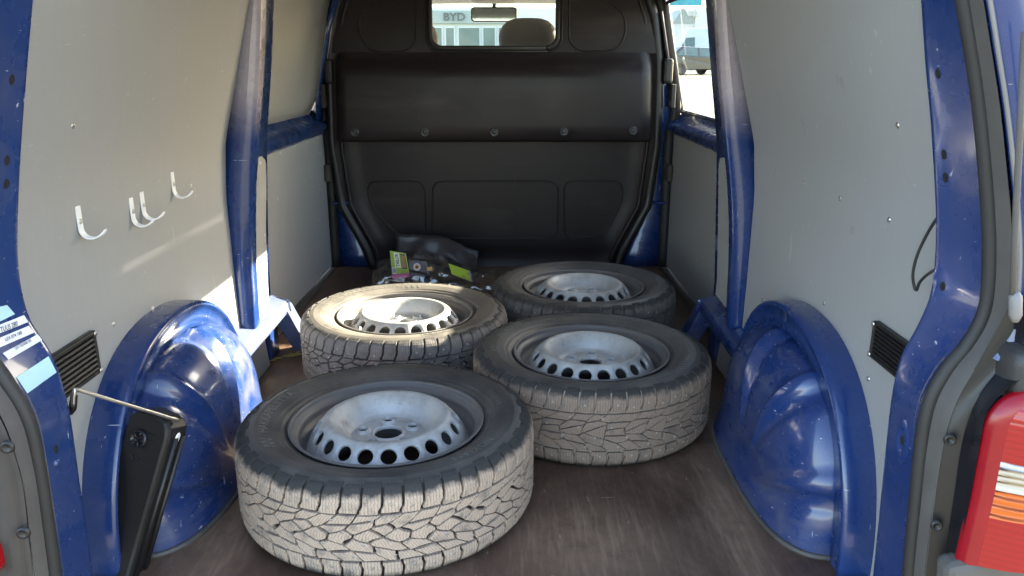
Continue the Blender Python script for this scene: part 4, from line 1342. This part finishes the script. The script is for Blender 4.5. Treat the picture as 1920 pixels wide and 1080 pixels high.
# bent steel rod from a clip at the pillar to the case top
r0, r1 = at(146, 731, Y=1.27), at(334, 788, Y=1.42)
rp = [at(137, 762, Y=1.262), at(138, 742, Y=1.262), at(141, 733, Y=1.264), r0, r0 * .66 + r1 * .34, r0 * .33 + r1 * .67, r1]
jc('retaining_rod', *tube_geo([tuple(p) for p in spline(rp, 40)], .0037, 10), M['steel'])
jc('rod_clip', *tube_geo([at(139, 742, Y=1.266), at(136, 765, Y=1.266), at(131, 774, Y=1.268)], [.006, .0075, .006], 8), M['black'])

# ------------------------------------------------------------------ package by the bulkhead
PK = empty('wrapped_package', at(800, 520, Z=0.0))
tag(PK, 'clear plastic bag with folded dark cloth and a green and pink card by the bulkhead', 'package')
def pk(name, V, F, mat, **k):
    o = obj(name, V, F, mat, None, **k); o.parent = PK
    o.matrix_parent_inverse = Matrix.Translation(PK.location).inverted(); return o
M['fabric'] = plain('charcoal_cloth', (.022, .020, .023), .85, vary=.3, scale=60, bump=.4)
M['fabric2'] = plain('charcoal_cloth_flap', (.030, .027, .030), .38, vary=.25, scale=30, bump=.3)
M['lime'] = plain('lime_card', (.36, .50, .045), .45, vary=.05)
M['pink'] = plain('pink_card', (.72, .06, .30), .45, vary=.05)
M['cream'] = plain('cream_card', (.85, .86, .62), .45, vary=.03)
M['picture'] = plain('grey_picture_card', (.20, .20, .23), .4, vary=.5, scale=30)
M['orange'] = plain('orange_print', (.75, .40, .10), .5)
M['bluep'] = plain('violet_print', (.16, .10, .45), .45)
# folded cloth: lumpy bundle
c = at(800, 508, Y=3.52)
V, n, m = [], 30, 14
for i in range(m + 1):
    ph = -math.pi / 2 + math.pi * i / m
    for k in range(n):
        a = 2 * math.pi * k / n
        d = Vector((math.cos(ph) * math.cos(a), math.cos(ph) * math.sin(a), math.sin(ph)))
        L = (abs(d.x) ** 3 + abs(d.y) ** 3 + abs(d.z) ** 3) ** (1 / 3); q = d / L
        p = Vector((c.x + .235 * q.x, 3.53 + .085 * q.y, .055 + .052 * q.z - (.02 * q.x if q.z > 0 else 0)))
        p += Vector(noise.noise_vector(p * 9)) * .012
        p.z = max(.002, p.z); V.append(p)
pk('folded_cloth', V, grid_faces(m + 1, n) + [(i * n + n - 1, (i + 1) * n + n - 1, (i + 1) * n, i * n) for i in range(m)], M['fabric'])
# standing flap behind
topl = spline([at(u, v, Y=3.64) for u, v in ((744, 437), (790, 440), (829, 443), (846, 449), (862, 458), (886, 467), (897, 471))], 24)
botl = spline([at(u, v, Y=3.57) for u, v in ((740, 512), (800, 512), (880, 512), (893, 500))], 24)
lines = []
for k in np.linspace(0, 1, 10):
    l = topl * (1 - k) + botl * k
    l = [Vector(p) + Vector((.006 * noise.noise(Vector(p) * 23), .022 * noise.noise(Vector(p) * 13) + .008 * noise.noise(Vector(p) * 40), .006 * noise.noise(Vector(p) * 31))) for p in l]; lines.append(l)
V = [p for l in lines for p in l]
pk('cloth_flap', V, grid_faces(10, 24), M['fabric2'], solid=.006)
def flat(name, quad, ys, mat, off=0., n=3):
    """printed card: four corners seen at (u, v) with their own distances"""
    P = [at(u, v, Y=y - off) for (u, v), y in zip(quad, ys)]
    V = [P[0] * (1 - s) * (1 - t) + P[1] * s * (1 - t) + P[2] * s * t + P[3] * (1 - s) * t for t in np.linspace(0, 1, n) for s in np.linspace(0, 1, n)]
    return pk(name, V, grid_faces(n, n), mat, smooth=False, solid=.0008)
CARD = [(731, 470), (761, 475), (769, 519), (736, 523)]; CY = (3.455, 3.455, 3.42, 3.42)
def cq(s0, t0, s1, t1):
    f = lambda s, t: tuple((CARD[0][i] * (1 - s) + CARD[1][i] * s) * (1 - t) + (CARD[3][i] * (1 - s) + CARD[2][i] * s) * t for i in (0, 1))
    return [f(s0, t0), f(s1, t0), f(s1, t1), f(s0, t1)], [CY[0] * (1 - t) + CY[2] * t for t in (t0, t0, t1, t1)]
def cardbit(name, r, mat, off): q, y = cq(*r); return flat(name, q, y, mat, off)
cardbit('card', (0, 0, 1, 1), M['lime'], 0)
cardbit('card_strip', (0, .84, 1, 1), M['pink'], .002)
cardbit('card_title_field', (.22, .04, .56, .60), M['cream'], .002)
cardbit('card_print', (.62, .06, .92, .66), M['ink'], .002)
for k in range(4): cardbit('card_print_line', (.65 + .065 * k, .10, .68 + .065 * k, .62), M['orange'], .003)
cardbit('barcode_field', (.04, .60, .26, .82), M['sticker'], .002)
for k in range(6): cardbit('barcode_bar', (.07 + .03 * k, .63, .082 + .03 * k + .006 * (k % 2), .79), M['ink'], .003)
Vx, Fx = text_geo('TAILOR', 1, .02)
x0, x1 = min(v.x for v in Vx), max(v.x for v in Vx); y0, y1 = min(v.y for v in Vx), max(v.y for v in Vx)
W = []
for q in Vx:
    s = .27 + .23 * (1 - (y1 - q.y) / (y1 - y0)) * -1 + .23; t = .56 - .48 * (q.x - x0) / (x1 - x0)
    s = .50 - .22 * (q.y - y0) / (y1 - y0)
    quad, y = cq(s, t, s, t); W.append(at(*quad[0], Y=y[0] - .0032))
pk('lettering', W, Fx, M['ink'], smooth=False)
flat('picture_card', [(766, 488), (800, 490), (806, 516), (770, 519)], (3.47, 3.47, 3.43, 3.43), M['picture'])
pc = at(782, 500, Y=3.445)
Vr, Fr = revolve([(.0, .0), (.007, 0)], 20); Rr = frame_from(Vector((0, -1, .25)).normalized())
for r_in, r_out, mt, dz in ((.0, .006, 'ink', .003), (.005, .012, 'orange', .002), (.012, .017, 'sticker', .001)):
    Vr, Fr = revolve([(max(r_in, .0001), 0), (r_out, 0)], 24)
    pk('picture_roundel', [pc + Vector((0, -.004 - dz, 0)) + Rr @ Vector(q) for q in Vr], Fr, M[mt], smooth=False)
flat('price_tag', [(800, 501), (810, 500), (811, 507), (801, 508)], (3.44, 3.44, 3.435, 3.435), M['orange'])
flat('end_card', [(841, 494), (880, 508), (884, 528), (847, 514)], (3.47, 3.46, 3.42, 3.43), M['lime'])
flat('end_card_edge', [(880, 508), (883, 509), (887, 529), (884, 528)], (3.46, 3.46, 3.42, 3.42), M['bluep'])
flat('loop_handle', [(768, 505), (800, 512), (802, 516), (770, 510)], (3.43, 3.43, 3.42, 3.42), M['fabric2'])
# crumpled clear film over the bundle
us, vs = np.linspace(700, 929, 46), np.linspace(0, 1, 18)
V = []
rng = random.Random(11)
for v in vs:
    for u in us:
        tq = (u - 700) / 229
        x = at(u, 500, Y=3.47).x
        zt = .075 + .085 * math.exp(-((tq - .35) / .33) ** 2)
        z = zt * (1 - v) ** .8 + .004; y = 3.52 - .13 * v ** .7
        p = Vector((x, y, z)); nn = noise.noise_vector(Vector((u * .06, v * 6, 3))) ; n2 = noise.noise_vector(Vector((u * .16, v * 15, 8)))
        V.append(p + Vector(nn) * .014 + Vector(n2) * .005)
for i, p in enumerate(V): p.z = max(.003, p.z)
pk('film_bag', V, grid_faces(18, 46), M['film'])
# dry straw swept against the left pillar foot
ST = []
rng = random.Random(5)
for k in range(46):
    t = rng.random(); b = at(497 + 62 * t, 677 - 14 * t + rng.uniform(-3, 3), Z=.003); a = rng.uniform(-.5, .5)
    d = Vector((math.cos(a), math.sin(a), rng.uniform(-.05, .25))) * rng.uniform(.008, .022)
    ST.append(tube_geo([b, b + d * .5 + Vector((0, 0, .002)), b + d], .0011, 5))
V, F = join_geo(ST)
straw = obj('straw_litter', V, F, plain('dry_straw', (.45, .34, .10), .8)); straw['kind'] = 'stuff'
straw['label'] = 'dry yellow straw swept up against the blue pillar foot'; straw['category'] = 'straw'

# ------------------------------------------------------------------ outside: showroom ahead, vehicles and buildings beyond the side window
M['facade'] = plain('white_facade', (.68, .69, .66), .7, vary=.05, scale=2)
M['fascia'] = plain('grey_green_fascia', (.36, .40, .37), .6, vary=.08, scale=1)
M['shopglass'] = plain('showroom_glass', (.10, .16, .16), .08, vary=.5, scale=1.2)
M['signgrey'] = plain('sign_letters', (.12, .13, .13), .5)
B = empty('showroom', (-2, 40, ground_z(-2, 40)))
tag(B, 'white showroom with large panes and a lettered fascia seen through the windscreen', 'building')
def bp(name, V, F, mat, **k):
    o = obj(name, V, F, mat, None, smooth=False, **k); o.parent = B
    o.matrix_parent_inverse = Matrix.Translation(B.location).inverted(); return o
def qz(v): return at(900, v, Y=40).z
def qx(u): return at(u, 60, Y=40).x
z0 = ground_z(-2, 40)
bp('wall', *box_geo((-1.5, 42.1, (qz(14) + z0) / 2 - .2), (16, 4, qz(14) - z0 + .4)), M['facade'])
bp('fascia', *box_geo(((qx(760) + qx(960)) / 2, 39.99, (qz(20) + qz(44)) / 2), (qx(960) - qx(760), .22, qz(20) - qz(44))), M['fascia'])
for a, b in ((782, 808), (813, 830), (834, 853), (858, 901), (904, 930), (933, 960), (964, 1000), (1004, 1040)):
    f = bp('window', *box_geo(((qx(a) + qx(b)) / 2, 40.06, (qz(50) + qz(92)) / 2), (qx(b) - qx(a), .10, qz(50) - qz(92))), M['facade'])
    pv, pf_ = box_geo(((qx(a) + qx(b)) / 2, 40.0, (qz(50) + qz(92)) / 2), (qx(b) - qx(a) - .12, .03, qz(50) - qz(92) - .12))
    o = link('pane', mesh_data('pane', pv, pf_, M['shopglass'], smooth=False)); o.parent = f
Vx, Fx = text_geo('BYD', 1, .02)
x0, x1 = min(v.x for v in Vx), max(v.x for v in Vx); y0, y1 = min(v.y for v in Vx), max(v.y for v in Vx)
bp('sign_lettering', [Vector((qx(833) + (qx(873) - qx(833)) * (q.x - x0) / (x1 - x0), 39.85, qz(39) + (qz(24) - qz(39)) * (q.y - y0) / (y1 - y0))) for q in Vx], Fx, M['signgrey'], solid=.06)

# parked vehicles
def vehicle(name, label, cat, centre, L, Wd, prof, mats, glassq, rz, group=None):
    """side profile extruded across, with wheels, glazing and lamps"""
    E_ = empty(name, centre, rz); tag(E_, label, cat)
    n = len(prof); V = []
    for sgn, k in ((-1, 1.), (-1, 0), (1, 0), (1, 1.)):
        for x, z in prof:
            tum = .16 * max(0, z - prof[0][1] - .55) if True else 0
            V.append((x, sgn * (Wd / 2 - tum * (1 if k else .85)), z))
    F = [tuple(range(n)), tuple(range(4 * n - 1, 3 * n - 1, -1))]
    F += [(i, 3 * n + i, 3 * n + (i + 1) % n, (i + 1) % n) for i in range(n)]
    o = link('body', mesh_data('body', V, F, mats, smooth=False)); o.parent = E_
    q = o.modifiers.new('b', 'BEVEL'); q.width = .05; q.segments = 3; q.limit_method = 'ANGLE'; q.angle_limit = math.radians(25)
    for sgn in (-1, 1):
        for gq in glassq:
            tum = lambda z: .16 * max(0, z - prof[0][1] - .55)
            Vg = [(x, sgn * (Wd / 2 - tum(z) + .012), z) for x, z in gq]
            g_ = link('side_window', mesh_data('side_window', Vg, [tuple(range(len(gq)))], M['shopglass'], smooth=False)); g_.parent = E_
        for wx in (-L * .30, L * .31):
            Vw, Fw = revolve([(.0, -.1), (.19, -.1), (.2, -.11), (.30, -.11), (.33, -.08), (.33, .08), (.30, .1)], 24)
            wl = link('wheel', mesh_data('wheel', [(wx + a, sgn * (Wd / 2 - .08) + sgn * -c, .33 + b) for a, b, c in Vw], Fw, M['sidewall'])); wl.parent = E_
    return E_
M['carpaint'] = plain('dark_car_paint', (.02, .025, .03), .2, coat=.8)
M['vanpaint'] = plain('pale_blue_van_paint', (.46, .55, .60), .35, coat=.4, vary=.04)
p = at(1302, 139, Y=44); gz0 = ground_z(p.x, 44)
carp = [(-2.1, .28), (2.1, .28), (2.18, .62), (2.05, .86), (1.2, .95), (.55, 1.42), (-1.2, 1.48), (-1.95, 1.02), (-2.15, .9)]
vehicle('parked_car', 'small dark hatchback parked in front of the pale blue van outside', 'car', (p.x - .2, 44, gz0), 4.2, 1.75, carp, M['carpaint'],
        [[(1.0, .96), (.5, 1.36), (-.15, 1.41), (-.15, .98)], [(-.25, .98), (-.25, 1.41), (-1.1, 1.42), (-1.6, 1.05)]], math.radians(24))
o = bpy.data.objects['parked_car']
for sy in (-.65, .65):
    box_v, box_f = box_geo((-2.12, sy, .84), (.08, .32, .16)); q = link('rear_lamp', mesh_data('rear_lamp', box_v, box_f, M['lens_red'], smooth=False)); q.parent = o
vp = [(-2.7, .35), (2.6, .35), (2.75, .75), (2.65, 1.1), (2.0, 1.3), (1.45, 2.2), (1.2, 2.62), (-2.6, 2.68), (-2.72, 2.45)]
p = at(1305, 120, Y=49)
vehicle('delivery_van', 'tall pale blue delivery van parked behind the dark hatchback outside', 'van', (p.x + .4, 49, ground_z(p.x, 49)), 5.4, 2.0, vp, M['vanpaint'],
        [[(1.9, 1.32), (1.42, 2.08), (.9, 2.1), (.9, 1.32)]], math.radians(188))
S = empty('gabled_building', (at(1290, 40, Y=75).x, 75, ground_z(20, 75)))
tag(S, 'pale building with ribbed gable and turquoise sign beyond the parked van', 'building')
def sp_(name, V, F, mat, **k):
    o = obj(name, V, F, mat, None, smooth=False, **k); o.parent = S
    o.matrix_parent_inverse = Matrix.Translation(S.location).inverted(); return o
sx_ = lambda u: at(u, 40, Y=75).x
sz_ = lambda v: at(1290, v, Y=75).z
gz1 = ground_z(20, 75)
sp_('wall', *box_geo((sx_(1300), 78.5, (sz_(40) + gz1) / 2 - .2), (9, 6, sz_(40) - gz1 + .4)), M['facade'])
pv = [Vector((sx_(1262), 75.4, sz_(44))), Vector((sx_(1302), 75.4, sz_(44))), Vector((sx_(1302), 75.4, sz_(20))), Vector((sx_(1282), 75.4, sz_(14)))]
sp_('gable', pv + [v + Vector((0, 5, 0)) for v in pv], [(0, 1, 2, 3), (7, 6, 5, 4), (0, 4, 5, 1), (1, 5, 6, 2), (2, 6, 7, 3), (3, 7, 4, 0)], M['fascia'])
for k in range(7):
    a = Vector((sx_(1284 + k * 3), 75.2, sz_(14))); b = Vector((sx_(1292 + k * 3), 75.2, sz_(30)))
    sp_('awning_rib', *tube_geo([a, b], .055, 6), M['facade'])
sp_('sign', *box_geo((sx_(1285), 75.3, sz_(1)), (sx_(1316) - sx_(1256), .2, sz_(-6) - sz_(12))), plain('turquoise_sign', (.06, .36, .42), .5, vary=.3, scale=1.5))
sp_('side_wall', *box_geo((sx_(1318), 75.75, (sz_(14) + gz1) / 2), (1.3, 1.0, sz_(14) - gz1)), M['facade'])
